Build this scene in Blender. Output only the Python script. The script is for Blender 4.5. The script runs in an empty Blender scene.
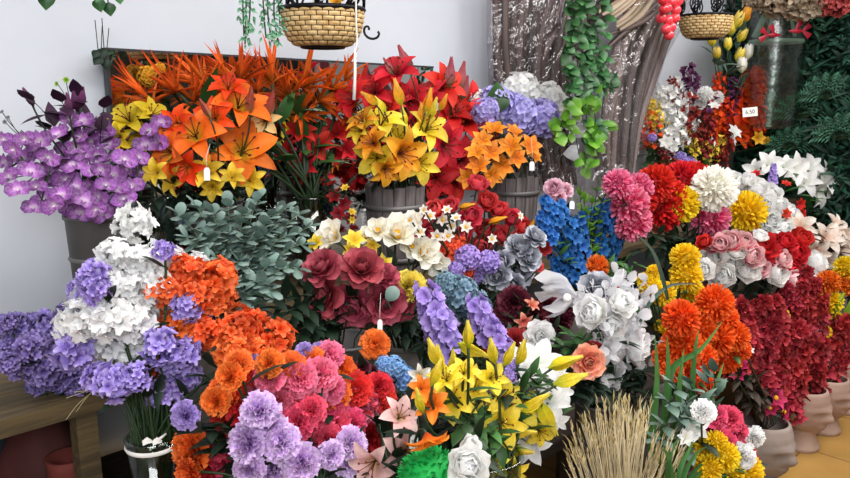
import bpy, math, random
from math import sin, cos, pi, sqrt, radians
from mathutils import Vector, Matrix, Quaternion
random.seed(7)
RND = random.random
def U(a, b): return a + (b - a) * RND()
COL = bpy.context.scene.collection

# ------------------------------------------------------------------ camera
# world: X runs along the display wall, Y towards it (wall at Y = 2), Z up
PITCH = radians(11); FPX = 736.0; CAM = Vector((0, 0, 1.45)); h = sqrt(.5)
FWD = Vector((h * cos(PITCH), h * cos(PITCH), -sin(PITCH)))
RGT = Vector((h, -h, 0)); UPV = RGT.cross(FWD)
def ray(px, py): return FWD + RGT * ((px - 425) / FPX) + UPV * ((239 - py) / FPX)
def PY(px, py, Y):                     # the point at distance Y towards the display wall
    d = ray(px, py); return CAM + d * (Y / d.y)
def PX(px, py, X):
    d = ray(px, py); return CAM + d * (X / d.x)
def DEP(p): return (p - CAM).dot(FWD)
cd = bpy.data.cameras.new('camera'); cam = bpy.data.objects.new('camera', cd); COL.objects.link(cam)
cam.location = CAM
cam.rotation_euler = Matrix((RGT, UPV, -FWD)).transposed().to_euler()
cd.sensor_fit = 'HORIZONTAL'; cd.sensor_width = 36; cd.lens = 36 * FPX / 850; cd.clip_start = .02
bpy.context.scene.camera = cam
sc = bpy.context.scene
sc.view_settings.view_transform = 'Standard'

# ------------------------------------------------------------------ materials
def lin(c):
    if isinstance(c, str):
        c = c.lstrip('#'); c = [int(c[i:i + 2], 16) / 255 for i in (0, 2, 4)]
    return tuple(((x / 12.92) if x < .04045 else ((x + .055) / 1.055) ** 2.4) for x in c) + (1,)
def newmat(name):
    m = bpy.data.materials.new(name); m.use_nodes = True
    nt = m.node_tree; nt.nodes.clear()
    return m, nt.nodes, nt.links
def N(nodes, t, **kw):
    n = nodes.new(t)
    for k, v in kw.items():
        if k in n.inputs.keys(): n.inputs[k].default_value = v
        else: setattr(n, k, v)
    return n
PM = {}
def petal_mat(key, c0, c1, c2, trans=.3, rough=.6, var=.28, hue=.006, noise=0.0, mott=.22):
    """c0 heart, c1 middle, c2 edge of the petal; petals differ a little from one another."""
    m, nd, lk = newmat(key)
    uv = N(nd, 'ShaderNodeUVMap'); sp = N(nd, 'ShaderNodeSeparateXYZ'); lk.new(uv.outputs[0], sp.inputs[0])
    cr = N(nd, 'ShaderNodeValToRGB'); e = cr.color_ramp.elements
    e[0].color = lin(c0); e[1].color = lin(c2); e[1].position = .95
    x = e.new(.42); x.color = lin(c1)
    lk.new(sp.outputs[1], cr.inputs[0])
    oi = N(nd, 'ShaderNodeObjectInfo')
    ad = N(nd, 'ShaderNodeMath', operation='ADD'); lk.new(sp.outputs[0], ad.inputs[0]); lk.new(oi.outputs['Random'], ad.inputs[1])
    fr = N(nd, 'ShaderNodeMath', operation='FRACT'); lk.new(ad.outputs[0], fr.inputs[0])
    mr = N(nd, 'ShaderNodeMapRange'); lk.new(fr.outputs[0], mr.inputs[0]); mr.inputs[3].default_value = 1 - var; mr.inputs[4].default_value = 1 + var * .6
    mh = N(nd, 'ShaderNodeMapRange'); lk.new(oi.outputs['Random'], mh.inputs[0]); mh.inputs[3].default_value = .5 - hue; mh.inputs[4].default_value = .5 + hue
    hs = N(nd, 'ShaderNodeHueSaturation'); lk.new(cr.outputs[0], hs.inputs['Color']); lk.new(mr.outputs[0], hs.inputs['Value']); lk.new(mh.outputs[0], hs.inputs['Hue'])
    tc2 = N(nd, 'ShaderNodeTexCoord'); n2 = N(nd, 'ShaderNodeTexNoise', Scale=7.0, Detail=4.0, Roughness=.7); lk.new(tc2.outputs['Object'], n2.inputs[0])
    m2 = N(nd, 'ShaderNodeMapRange'); lk.new(n2.outputs[0], m2.inputs[0]); m2.inputs[1].default_value = .3; m2.inputs[2].default_value = .7; m2.inputs[3].default_value = 1 - mott; m2.inputs[4].default_value = 1 + mott * .6
    h2 = N(nd, 'ShaderNodeHueSaturation'); lk.new(hs.outputs[0], h2.inputs['Color']); lk.new(m2.outputs[0], h2.inputs['Value'])
    col = h2.outputs[0]
    if noise:
        tc = N(nd, 'ShaderNodeTexCoord'); nz = N(nd, 'ShaderNodeTexNoise', Scale=9.0, Detail=3.0); lk.new(tc.outputs['Object'], nz.inputs[0])
        mp = N(nd, 'ShaderNodeMapRange'); lk.new(nz.outputs[0], mp.inputs[0]); mp.inputs[1].default_value = .42; mp.inputs[2].default_value = .6
        mx = N(nd, 'ShaderNodeMix', data_type='RGBA'); mx.inputs[7].default_value = (1, .95, 1, 1)
        ml = N(nd, 'ShaderNodeMath', operation='MULTIPLY'); ml.inputs[1].default_value = noise; lk.new(mp.outputs[0], ml.inputs[0])
        lk.new(ml.outputs[0], mx.inputs[0]); lk.new(col, mx.inputs[6]); col = mx.outputs[2]
    b = N(nd, 'ShaderNodeBsdfPrincipled', Roughness=rough); lk.new(col, b.inputs['Base Color'])
    b.inputs['Specular IOR Level'].default_value = .3
    tr = N(nd, 'ShaderNodeBsdfTranslucent'); lk.new(col, tr.inputs[0])
    ms = N(nd, 'ShaderNodeMixShader'); ms.inputs[0].default_value = trans
    lk.new(b.outputs[0], ms.inputs[1]); lk.new(tr.outputs[0], ms.inputs[2])
    o = N(nd, 'ShaderNodeOutputMaterial'); lk.new(ms.outputs[0], o.inputs[0])
    PM[key] = m; return m
def plain(key, c, rough=.6, metal=0.0, c2=None, scale=6.0, stretch=(1, 1, 1), bump=0.0, spec=.4, detail=4.0, lo=.35, hi=.65):
    m, nd, lk = newmat(key)
    b = N(nd, 'ShaderNodeBsdfPrincipled', Roughness=rough, Metallic=metal); b.inputs['Specular IOR Level'].default_value = spec
    b.inputs['Base Color'].default_value = lin(c)
    if c2 or bump:
        tc = N(nd, 'ShaderNodeTexCoord'); mp = N(nd, 'ShaderNodeMapping'); mp.inputs['Scale'].default_value = stretch
        lk.new(tc.outputs['Object'], mp.inputs[0])
        nz = N(nd, 'ShaderNodeTexNoise', Scale=scale, Detail=detail, Roughness=.6); lk.new(mp.outputs[0], nz.inputs[0])
        if c2:
            cr = N(nd, 'ShaderNodeValToRGB'); e = cr.color_ramp.elements
            e[0].position = lo; e[1].position = hi; e[0].color = lin(c); e[1].color = lin(c2)
            lk.new(nz.outputs[0], cr.inputs[0]); lk.new(cr.outputs[0], b.inputs['Base Color'])
        if bump:
            bp = N(nd, 'ShaderNodeBump', Strength=bump, Distance=.02); lk.new(nz.outputs[0], bp.inputs['Height']); lk.new(bp.outputs[0], b.inputs['Normal'])
    o = N(nd, 'ShaderNodeOutputMaterial'); lk.new(b.outputs[0], o.inputs[0])
    PM[key] = m; return m

P3 = petal_mat
P3('orchid', '#fbeef6', '#b065be', '#7c3690', noise=.12, var=.45)
P3('maroon_leaf', '#2c1226', '#331830', '#40203c', trans=.1, var=.2)
P3('grey_bud', '#8a9080', '#7f8590', '#a0a098')
P3('yellow_back', '#b8a020', '#eed02c', '#f6d838')
P3('orange_lily', '#d8c030', '#f27820', '#fc7c28', var=.3)
P3('orange_deep', '#e8801c', '#ef4c12', '#f4561a')
P3('olive_lily', '#b88a18', '#d8b42a', '#e6c84a')
P3('cream_lily', '#e8a838', '#f8e0a0', '#f6c878')
P3('spiky', '#a85a18', '#f47826', '#ee5a18', var=.35)
P3('red_lily', '#90141c', '#dc2026', '#f03a34')
P3('deep_red', '#5a0c14', '#96141e', '#b01c26')
P3('yellow_lily', '#d8c828', '#fadc34', '#fde65c', var=.18)
P3('amber_lily', '#8a3c10', '#f0981e', '#f6b438')
P3('bud_orange', '#b8b428', '#f0a020', '#f4b848', var=.15)
P3('bud_yellow', '#b0b820', '#ecd42c', '#f2e060', var=.15)
P3('bud_brown', '#8a7a40', '#b05a48', '#a04438', var=.15)
P3('bud_pink', '#6a7a40', '#c07078', '#b04450', var=.15)
P3('bud_white', '#c8d090', '#f0f0e0', '#fafaf0', var=.1)
P3('bud_green', '#4a7a20', '#86b02c', '#a8c840', var=.1)
P3('apricot', '#d8781a', '#f8921e', '#fba842')
P3('lilac_hyd', '#9a90d0', '#b4a8ea', '#c8c2f4', var=.2)
P3('white', '#e2e6da', '#f8f8f6', '#ffffff', var=.08, mott=.08, trans=.4)
P3('white_geranium', '#d0d2ca', '#f4f3f4', '#ffffff', var=.12, mott=.08, trans=.4)
P3('cream', '#dcc068', '#f6f0dc', '#fdfaf0', var=.1)
P3('purple_geranium', '#7458ac', '#9c82d6', '#c6b4f2', var=.25)
P3('purple_shade', '#524284', '#7462a8', '#a090cc', var=.35)  # geranium purple darkened; dim light at the table end is in the colour
P3('orange_geranium', '#c03c10', '#f05c1e', '#fc8044', var=.4)
P3('eucalyptus', '#4a6258', '#6c857c', '#8aa098', trans=.15, var=.3)
P3('burgundy', '#5a1022', '#9c3446', '#b85464', trans=.15, var=.25)
P3('yellow_carn', '#c89a18', '#f0cc34', '#f8e068')
P3('coral_rose', '#a01828', '#dc3444', '#ee5c64')
P3('scarlet_small', '#a01c10', '#e03a24', '#f0583a')
P3('narcissus', '#c8a040', '#f2ece0', '#fbf8f2', var=.12)
P3('mustard', '#a86a10', '#e8a01c', '#f2b83a', var=.15)
P3('lilac_stock', '#8068b0', '#ae90e0', '#c8b2f2', var=.2)
P3('grey_rose', '#3a3c48', '#7c808e', '#c4c6d0', trans=.1, var=.25)
P3('slate_hyd', '#3c5a70', '#6c8ea4', '#94b0c0', var=.25)
P3('maroon_carn', '#1e060c', '#461020', '#5e1a2c', trans=.1, var=.3)
P3('brick', '#4a0c10', '#8e1c20', '#a83430', var=.3)
P3('salmon', '#d84a3c', '#f08a70', '#f8b498')
P3('silver', '#c0c0c6', '#e6e6ea', '#f6f6f8', trans=.45, var=.12, mott=.1)
P3('blue', '#123c86', '#2264b4', '#3f86d0', var=.3)
P3('light_pink', '#d888a8', '#eab0c6', '#f4ccd8')
P3('orange_ball', '#c8481a', '#f2641c', '#f88a34')
P3('pink_mum', '#c8285c', '#ea4a80', '#f896b4', var=.25)
P3('red_mum', '#961010', '#d02418', '#e43c2a', var=.25)
P3('yellow_mum', '#d89a10', '#f6ce10', '#ffe030', var=.15)
P3('white_mum', '#e0dcc4', '#faf8ee', '#fffffa', var=.08, mott=.08, trans=.4)
P3('orange_mum', '#c8280c', '#f24a14', '#fb6a28', var=.2)
P3('pink_peony', '#e85878', '#f2a4b2', '#fbd6d8')
P3('red_peony', '#98121c', '#d6222e', '#ec4048')
P3('blush_lily', '#dca890', '#f0dccc', '#f8eee4', var=.15)
P3('crimson', '#64101c', '#a42230', '#bc4048', var=.5)
P3('orange_side', '#c84810', '#f07418', '#f89030')
P3('pink_carn', '#c02050', '#ee4c7c', '#f884a4')
P3('hot_pink', '#a8143e', '#e0305e', '#f05c80')
P3('red_carn', '#98101a', '#d8222c', '#ee3c40')
P3('orange_carn', '#b8320c', '#f05a1a', '#f88038')
P3('lilac_carn', '#7a3ea8', '#b474d8', '#dcb4ec', noise=.4)
P3('violet_carn', '#5c3a94', '#8a66c4', '#b8a0e0')
P3('blue_hyd', '#4a78b8', '#78a8e0', '#a0c6f0', var=.2)
P3('pale_pink_lily', '#c8a060', '#ecbcba', '#f4d0ca', var=.12)
P3('tulip_yellow', '#a8b830', '#f0d448', '#f8e47c', var=.15)
P3('tulip_white', '#c8d0a0', '#f4f2e4', '#fdfcf6', var=.1)
P3('dark_plum', '#2a0c22', '#5c2450', '#7a3c6c')
P3('magenta_fill', '#780c34', '#b81c50', '#d84474')
P3('leaf', '#1c3416', '#2c4c22', '#3a6030', trans=.15, var=.4, rough=.45)
P3('leaf_dark', '#0e1c10', '#17291a', '#22382a', trans=.1, var=.4, rough=.5)
P3('leaf_mid', '#28502a', '#3c6c36', '#5c8c4c', trans=.2, var=.35, rough=.45)
P3('leaf_bright', '#3c6c1c', '#5c9428', '#88b444', trans=.3, var=.4, rough=.4)
P3('leaf_ivy', '#1e4020', '#2f6034', '#568a56', trans=.2, var=.55, rough=.4)
P3('leaf_mint', '#2c6a44', '#5c9c74', '#a8d0b4', trans=.25, var=.35)
P3('leaf_grey', '#3c5648', '#587264', '#7c9488', trans=.15, var=.3)
P3('leaf_wall', '#0c2018', '#17382a', '#2a5844', trans=.1, var=.6, rough=.55)
P3('leaf_brown', '#1c1610', '#33281e', '#4a3c30', trans=.1, var=.4)
P3('wheat', '#8e7a4c', '#d6c28c', '#f4e8c8', trans=.1, var=.45)
P3('dry_frond', '#2a201f', '#403433', '#6a5a56', trans=.05, var=.5, rough=.35)
P3('dry_frond_b', '#4a3e3d', '#6c5e5c', '#94867f', trans=.05, var=.5, rough=.35)
P3('dried_beige', '#6a5040', '#b8a088', '#d8c8b0', var=.4)
P3('dried_red', '#6a1c20', '#a83a40', '#c05a58', var=.3)
P3('moss', '#046424', '#0a9440', '#26b858', var=.4)
plain('stem', '#24381e', .5); plain('stem_dark', '#151f14', .6); plain('stem_pale', '#7a8a6a', .5); plain('stem_brown', '#3a2a1e', .7)
plain('anther', '#6a2c10', .7); plain('filament', '#e4c890', .5); plain('heart_yellow', '#d8a018', .8)
plain('wall_paint', '#bec3cc', .8, c2='#c8cdd6', scale=1.2, bump=.03)
plain('wall_far', '#2c3430', .9, c2='#4a4a44', scale=3.0)
plain('ceiling_paint', '#d8d8d6', .9)
plain('wood_pale', '#403422', .75, c2='#5c4c31', scale=5, stretch=(1.2, 14, 14), bump=.15)  # pale wood darkened; weak light on the table is put into its colour
plain('wood_dark', '#2a211a', .8, c2='#41342a', scale=5, stretch=(1.2, 14, 14))
plain('slat_grey', '#4c4545', .8, c2='#777070', scale=7, stretch=(8, 8, .7), bump=.2)
plain('metal_grey', '#5c5a5a', .5, .3, c2='#767474', scale=3)
plain('clay', '#8f7467', .85, c2='#ac9082', scale=5, bump=.08)
plain('clay_grey', '#7c706a', .85, c2='#998a82', scale=5, bump=.08)
plain('terracotta', '#5c241d', .8, c2='#74322a', scale=4)
plain('red_cloth', '#3c1a19', .85, c2='#522625', scale=4)
plain('blue_cloth', '#151d2a', .8, c2='#22323c', scale=3)
plain('wicker', '#b8925c', .6, c2='#dcc08c', scale=40, bump=.2)
plain('wicker_gap', '#2c2014', .8)
plain('black_iron', '#17171a', .45, .6)
plain('cord_white', '#dad8d2', .8); plain('ribbon_white', '#e2e0dc', .6)
plain('tag_paper', '#eeeee8', .8); plain('ink', '#3a3a44', .8)
plain('berry', '#c8202e', .25, c2='#e04450', scale=3, spec=.6)
plain('fish_red', '#b01e34', .4, c2='#98142a', scale=6)
plain('stone_grey', '#6e6a66', .8, c2='#8a8680', scale=6)
plain('mirror_frame', '#3a3c40', .4, .3)
m = plain('mirror_glass', '#dfe4e4', .03, 1.0)
def floor_mat():
    m, nd, lk = newmat('floor_tile')
    tc = N(nd, 'ShaderNodeTexCoord'); br = N(nd, 'ShaderNodeTexBrick', offset=0.0)
    lk.new(tc.outputs['Object'], br.inputs[0])
    br.inputs['Scale'].default_value = 1.0; br.inputs['Brick Width'].default_value = .45; br.inputs['Row Height'].default_value = .45
    br.inputs['Mortar Size'].default_value = .004
    br.inputs['Color1'].default_value = lin('#b08848'); br.inputs['Color2'].default_value = lin('#a88042'); br.inputs['Mortar'].default_value = lin('#7c5c30')
    nz = N(nd, 'ShaderNodeTexNoise', Scale=4.0, Detail=5.0); lk.new(tc.outputs['Object'], nz.inputs[0])
    mx = N(nd, 'ShaderNodeMix', data_type='RGBA', blend_type='OVERLAY'); mx.inputs[0].default_value = .4
    lk.new(br.outputs[0], mx.inputs[6]); lk.new(nz.outputs[0], mx.inputs[7])
    b = N(nd, 'ShaderNodeBsdfPrincipled', Roughness=.35); lk.new(mx.outputs[2], b.inputs['Base Color'])
    o = N(nd, 'ShaderNodeOutputMaterial'); lk.new(b.outputs[0], o.inputs[0]); PM['floor_tile'] = m
floor_mat()
def clear_mat(key, tint, alpha, rough=.12, bump=.6, scale=14.0):
    """thin clear plastic: mostly see-through, crumpled gloss on top"""
    m, nd, lk = newmat(key)
    t = N(nd, 'ShaderNodeBsdfTransparent'); t.inputs[0].default_value = lin(tint)
    g = N(nd, 'ShaderNodeBsdfGlossy', Roughness=rough); g.inputs[0].default_value = (1, 1, 1, 1)
    tc = N(nd, 'ShaderNodeTexCoord'); nz = N(nd, 'ShaderNodeTexNoise', Scale=scale, Detail=3.0); lk.new(tc.outputs['Object'], nz.inputs[0])
    bp = N(nd, 'ShaderNodeBump', Strength=bump, Distance=.05); lk.new(nz.outputs[0], bp.inputs['Height']); lk.new(bp.outputs[0], g.inputs['Normal'])
    ms = N(nd, 'ShaderNodeMixShader'); ms.inputs[0].default_value = alpha
    lk.new(t.outputs[0], ms.inputs[1]); lk.new(g.outputs[0], ms.inputs[2])
    o = N(nd, 'ShaderNodeOutputMaterial'); lk.new(ms.outputs[0], o.inputs[0]); PM[key] = m
clear_mat('cellophane', '#f4f2f4', .09, .12, .8, 20)
clear_mat('vase_glass', '#d4deda', .07, .04, .0, 6)
clear_mat('bag_plastic', '#c4dccc', .10, .3, .3, 8)
def gauze_mat():
    m, nd, lk = newmat('gauze')
    t = N(nd, 'ShaderNodeBsdfTransparent'); d0 = N(nd, 'ShaderNodeBsdfDiffuse'); d0.inputs[0].default_value = lin('#f8f8fa'); d1 = N(nd, 'ShaderNodeBsdfTranslucent'); d1.inputs[0].default_value = lin('#f8f8fa'); d = N(nd, 'ShaderNodeMixShader'); lk.new(d0.outputs[0], d.inputs[1]); lk.new(d1.outputs[0], d.inputs[2])
    ms = N(nd, 'ShaderNodeMixShader'); ms.inputs[0].default_value = .7
    lk.new(t.outputs[0], ms.inputs[1]); lk.new(d.outputs[0], ms.inputs[2])
    o = N(nd, 'ShaderNodeOutputMaterial'); lk.new(ms.outputs[0], o.inputs[0]); PM['gauze'] = m
gauze_mat()

# ------------------------------------------------------------------ mesh builder
class MB:
    def __init__(s): s.v = []; s.f = []; s.uv = []; s.flat = False
    def add(s, vs, fs, uvs):
        b = len(s.v); s.v += [tuple(v) for v in vs]; s.uv += uvs
        s.f += [tuple(b + i for i in f) for f in fs]
    def grid(s, rows, uvs, closed=False):
        n = len(rows[0]); vs = [v for r in rows for v in r]; fs = []
        for i in range(len(rows) - 1):
            for j in range(n - (0 if closed else 1)):
                k = (j + 1) % n; fs.append((i * n + j, i * n + k, (i + 1) * n + k, (i + 1) * n + j))
        s.add(vs, fs, uvs)
    def mesh(s, name, mat):
        me = bpy.data.meshes.new(name); me.from_pydata(s.v, [], s.f)
        l = me.uv_layers.new(name='UVMap'); vi = [0] * len(me.loops); me.loops.foreach_get('vertex_index', vi)
        l.data.foreach_set('uv', [c for i in vi for c in s.uv[i]])
        me.polygons.foreach_set('use_smooth', [not s.flat] * len(me.polygons))
        me.materials.append(PM[mat] if isinstance(mat, str) else mat); me.update(); return me
SHAPES = {
    'lance': lambda s: max(.02, sin(pi * min(1, .06 + .94 * s ** .85)) ** .8),
    'round': lambda s: sin(pi * (.10 + .70 * s)) * (1 if s < .99 else .8),
    'fan': lambda s: .25 + .75 * s ** .8,
    'strap': lambda s: (.55 + .45 * s) * (1 if s < .99 else .55),
    'leaf': lambda s: max(.03, sin(pi * min(1, .03 + .97 * s ** .75))),
}
def petal(mb, az, L, W, th0, th1, cup=.2, ruf=0., r0=0., z0=0., nu=4, nv=2, shape='lance', M=None, ux=None, fr=7.):
    ux = RND() if ux is None else ux; ph = U(0, 6.3); f = SHAPES[shape]
    r, z = r0, z0; ca, sa = cos(az), sin(az); rows = []; uvs = []
    for i in range(nu + 1):
        s = i / nu; a = th0 + (th1 - th0) * s; w = W * f(s); nr, nz = -sin(a), cos(a); row = []
        for j in range(nv + 1):
            q = -1 + 2 * j / nv; o = cup * w * (q * q - .3) + ruf * L * sin(q * fr + ph + s * 3) * s
            x, y, zz = r + nr * o, w * .5 * q, z + nz * o
            v = Vector((x * ca - y * sa, x * sa + y * ca, zz)); row.append(M @ v if M else v); uvs.append((ux, s))
        rows.append(row); r += cos(a) * L / nu; z += sin(a) * L / nu
    mb.grid(rows, uvs)
def frame(p, d, spin=0., s=1.):
    q = Vector(d).normalized().to_track_quat('Z', 'Y')
    return Matrix.Translation(p) @ q.to_matrix().to_4x4() @ Matrix.Rotation(spin, 4, 'Z') @ Matrix.Scale(s, 4)
def tube(mb, pts, r, n=5, r1=None, ux=.5, cap=True):
    r1 = r if r1 is None else r1; rows = []; uvs = []; K = len(pts)
    ref = None
    for i, p in enumerate(pts):
        d = (pts[min(i + 1, K - 1)] - pts[max(i - 1, 0)]).normalized()
        if ref is None: ref = d.orthogonal().normalized()
        ref = (ref - d * ref.dot(d)).normalized(); b = d.cross(ref); rr = r + (r1 - r) * i / max(1, K - 1)
        rows.append([p + (ref * cos(2 * pi * j / n) + b * sin(2 * pi * j / n)) * rr for j in range(n)])
        uvs += [(ux, i / max(1, K - 1))] * n
    mb.grid(rows, uvs, True)
    if cap:
        b = len(mb.v) - n; mb.f.append(tuple(range(b, b + n))); mb.f.append(tuple(reversed(range(b - n * (K - 1), b - n * (K - 2)))))
def bez(ps, n=9):
    out = []
    for i in range(n):
        t = i / (n - 1); q = [Vector(p) for p in ps]
        while len(q) > 1: q = [q[k].lerp(q[k + 1], t) for k in range(len(q) - 1)]
        out.append(q[0])
    return out
def smooth(ps, n=4):
    out = []; K = len(ps)
    for i in range(K - 1):
        a, b, c, d = ps[max(i - 1, 0)], ps[i], ps[i + 1], ps[min(i + 2, K - 1)]
        for k in range(n):
            t = k / n
            out.append(.5 * ((2 * b) + (c - a) * t + (2 * a - 5 * b + 4 * c - d) * t * t + (3 * b - a - 3 * c + d) * t ** 3))
    out.append(ps[-1]); return out
def lathe(mb, prof, n=24, c=Vector((0, 0, 0)), fn=None):
    rows = []; uvs = []
    for i, (r, z) in enumerate(prof):
        row = []
        for j in range(n):
            a = 2 * pi * j / n; v = Vector((r * cos(a), r * sin(a), z))
            if fn: v = fn(v, a)
            row.append(c + v); uvs.append((j / n, i / len(prof)))
        rows.append(row)
    mb.grid(rows, uvs, True)
def box(mb, lo, hi):
    x0, y0, z0 = lo; x1, y1, z1 = hi; mb.flat = True
    vs = [(x0, y0, z0), (x1, y0, z0), (x1, y1, z0), (x0, y1, z0), (x0, y0, z1), (x1, y0, z1), (x1, y1, z1), (x0, y1, z1)]
    mb.add(vs, [(0, 3, 2, 1), (4, 5, 6, 7), (0, 1, 5, 4), (1, 2, 6, 5), (2, 3, 7, 6), (3, 0, 4, 7)], [(.5, .5)] * 8)
def ball(mb, c, r, n=8, m=5, sz=(1, 1, 1), ux=.5):
    prof = [(max(.03, sin(pi * i / m)) * r, -cos(pi * i / m) * r) for i in range(m + 1)]
    rows = [[Vector(c) + Vector((a * cos(2 * pi * j / n) * sz[0], a * sin(2 * pi * j / n) * sz[1], z * sz[2])) for j in range(n)] for a, z in prof]
    mb.grid(rows, [(ux, .6)] * (n * (m + 1)), True)

# ------------------------------------------------------------------ flower heads (unit diameter, facing +Z)
def sphere_dirs(n, zmin=-.4):
    out = []
    for i in range(n):
        z = 1 - (1 - zmin) * (i + .5) / n; r = sqrt(max(0, 1 - z * z)); a = i * 2.39996 + U(-.2, .2)
        out.append(Vector((r * cos(a), r * sin(a), z)))
    return out
def g_lily(mb):
    for k in range(6):
        i = k % 2
        petal(mb, k * pi / 3 + U(-.08, .08), .60, .25 if i else .33, radians(U(50, 66)), radians(U(-55, -15)), cup=U(.15, .3), ruf=.02, r0=.01, z0=-.15 - .005 * i, nu=6, nv=4)
def g_lily_in(mb):
    for k in range(6):
        a = k * pi / 3 + .4; d = Vector((cos(a) * .38, sin(a) * .38, 1)).normalized()
        p = [Vector((0, 0, -.12)), Vector((0, 0, -.12)) + d * .2, Vector((0, 0, -.12)) + d * .36 + Vector((cos(a), sin(a), 0)) * .03]
        tube(mb, p, .008, 4); ball(mb, p[-1], .028, 5, 3, (1, .6, 1))
def g_star(mb):
    for k in range(14):
        e = radians(U(25, 90)); petal(mb, U(0, 6.3), U(.45, .75), U(.04, .07), e, e - U(.1, .5), cup=.5, nu=4, nv=2, z0=-.1)
def g_rose(mb):
    for L_, n, e0, e1, ln, w in ((.015, 3, 88, 108, .26, .22), (.04, 4, 84, 96, .30, .3), (.07, 5, 74, 78, .34, .38), (.1, 5, 58, 48, .40, .46), (.11, 6, 38, 8, .46, .50), (.10, 6, 18, -30, .46, .48)):
        a0 = U(0, 6)
        for k in range(n):
            petal(mb, a0 + k * 2 * pi / n + U(-.15, .15), ln, w * U(.9, 1.1), radians(e0 + U(-5, 5)), radians(e1 + U(-12, 12)), cup=.3, ruf=.05, r0=L_, z0=-.16, nu=4, nv=4, shape='round')
def g_carn(mb):
    for i in range(46):
        q = (i + .5) / 46; e = 88 - 85 * q ** .9
        petal(mb, i * 2.39996, U(.40, .50), U(.26, .36), radians(e), radians(e - U(5, 40)), cup=.1, ruf=.11, z0=-.2, r0=.02 * q, nu=3, nv=6, shape='fan', fr=11)
def g_mum(mb):
    for d in sphere_dirs(230, -.7):
        M = frame(d * .27, d + Vector((U(-.2, .2), U(-.2, .2), U(-.2, .2))), U(0, 6))
        petal(mb, 0, U(.22, .27), U(.09, .125), radians(72), radians(U(95, 135)), cup=.45, nu=3, nv=2, shape='strap', M=M, r0=-.02)
    ball(mb, (0, 0, 0), .30, 10, 8, ux=.05)
def g_airy(mb):
    for i in range(34):
        q = (i + .5) / 34; a = i * 2.39996; r = .34 * U(.25, 1) * sqrt(max(.05, 1 - q * .9)); p = Vector((cos(a) * r, sin(a) * r, q - .5 + U(-.05, .05)))
        tube(mb, [Vector((0, 0, q * .8 - .55)), p], .006, 3, cap=False, ux=.1)
        M = frame(p, (cos(a) * .6, sin(a) * .6, U(-.2, 1)), U(0, 6)); ux = RND()
        for j in range(5): petal(mb, j * 2 * pi / 5, U(.07, .11), .08, radians(45), radians(-5), cup=.3, nu=2, nv=2, shape='round', M=M, ux=ux)
    tube(mb, [Vector((0, 0, -.55)), Vector((0, 0, .3))], .012, 4, .005, ux=.1)
def g_delph(mb):
    for i in range(24):
        q = (i + .5) / 24; a = i * 2.39996; rr = .22 * (1.1 - .7 * q) * U(.6, 1.15); d = Vector((cos(a), sin(a), .4)).normalized()
        M = frame(Vector((cos(a) * rr, sin(a) * rr, q - .5)), d, U(0, 6)); ux = RND()
        for j in range(5): petal(mb, j * 2 * pi / 5, .17 * (1.15 - .4 * q), .14, radians(40), radians(-15), cup=.2, nu=2, nv=2, shape='round', M=M, ux=ux)
    tube(mb, [Vector((0, 0, -.5)), Vector((0, 0, .5))], .05, 5, .02, ux=.1)
def g_stock(mb):
    for i in range(17):
        q = (i + .5) / 17; a = i * 2.39996; rr = .17 * (1.1 - .5 * q); d = Vector((cos(a), sin(a), .45)).normalized()
        M = frame(Vector((cos(a) * rr, sin(a) * rr, q - .5)), d, U(0, 6)); ux = RND()
        for j in range(6): petal(mb, j * pi / 3, .21 * (1.15 - .4 * q), .18, radians(U(30, 60)), radians(-10), cup=.2, ruf=.08, nu=3, nv=4, shape='round', M=M, ux=ux)
    tube(mb, [Vector((0, 0, -.5)), Vector((0, 0, .4))], .1, 5, .03, ux=.1)
def g_peony(mb):
    for L_, n, e0, e1, ln, w in ((.02, 3, 95, 120, .34, .3), (.06, 4, 90, 118, .42, .42), (.10, 5, 80, 108, .48, .5), (.13, 5, 62, 92, .50, .54), (.13, 6, 35, 62, .48, .5)):
        a0 = U(0, 6)
        for k in range(n):
            petal(mb, a0 + k * 2 * pi / n + U(-.2, .2), ln, w * U(.9, 1.1), radians(e0 + U(-6, 6)), radians(e1 + U(-12, 12)), cup=.32, ruf=.04, r0=L_, z0=-.22, nu=4, nv=4, shape='round')
def g_mop(mb, n=46, k=4, shape='round', L=.13, W=.14):
    for d in sphere_dirs(n, -.45):
        M = frame(d * U(.36, .44), d + Vector((U(-.3, .3), U(-.3, .3), U(-.3, .3))), U(0, 6)); ux = RND()
        for j in range(k): petal(mb, j * 2 * pi / k, L, W, radians(35), radians(-8), cup=.25, nu=2, nv=2, shape=shape, M=M, ux=(ux + U(-.1, .1)) % 1)
    ball(mb, (0, 0, 0), .36, 8, 6, ux=.1)
def g_ger(mb):
    for d in sphere_dirs(26, -.35):
        M = frame(d * U(.2, .42), d + Vector((U(-.6, .6), U(-.6, .6), U(-.6, .6))), U(0, 6)); ux = RND()
        for j in range(5): petal(mb, j * 2 * pi / 5, U(.24, .33), .17, radians(62), radians(-15), cup=.3, nu=3, nv=2, shape='round', M=M, ux=(ux + U(-.1, .1)) % 1)
    ball(mb, (0, 0, -.05), .24, 8, 6, ux=.1)
def g_orch(mb):
    for a, w in ((pi / 2, .34), (pi / 2 + 2.1, .34), (pi / 2 - 2.1, .34)): petal(mb, a, .48, w, radians(30), radians(-10), cup=.15, nu=4, nv=2, shape='leaf', ux=.3)
    for a in (.25, pi - .25): petal(mb, a, .52, .56, radians(22), radians(-12), cup=.12, ruf=.03, nu=4, nv=4, shape='round', ux=.8, z0=.02)
    petal(mb, -pi / 2, .26, .2, radians(60), radians(-20), cup=.6, nu=3, nv=2, shape='round', ux=.05, z0=.03)
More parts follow.
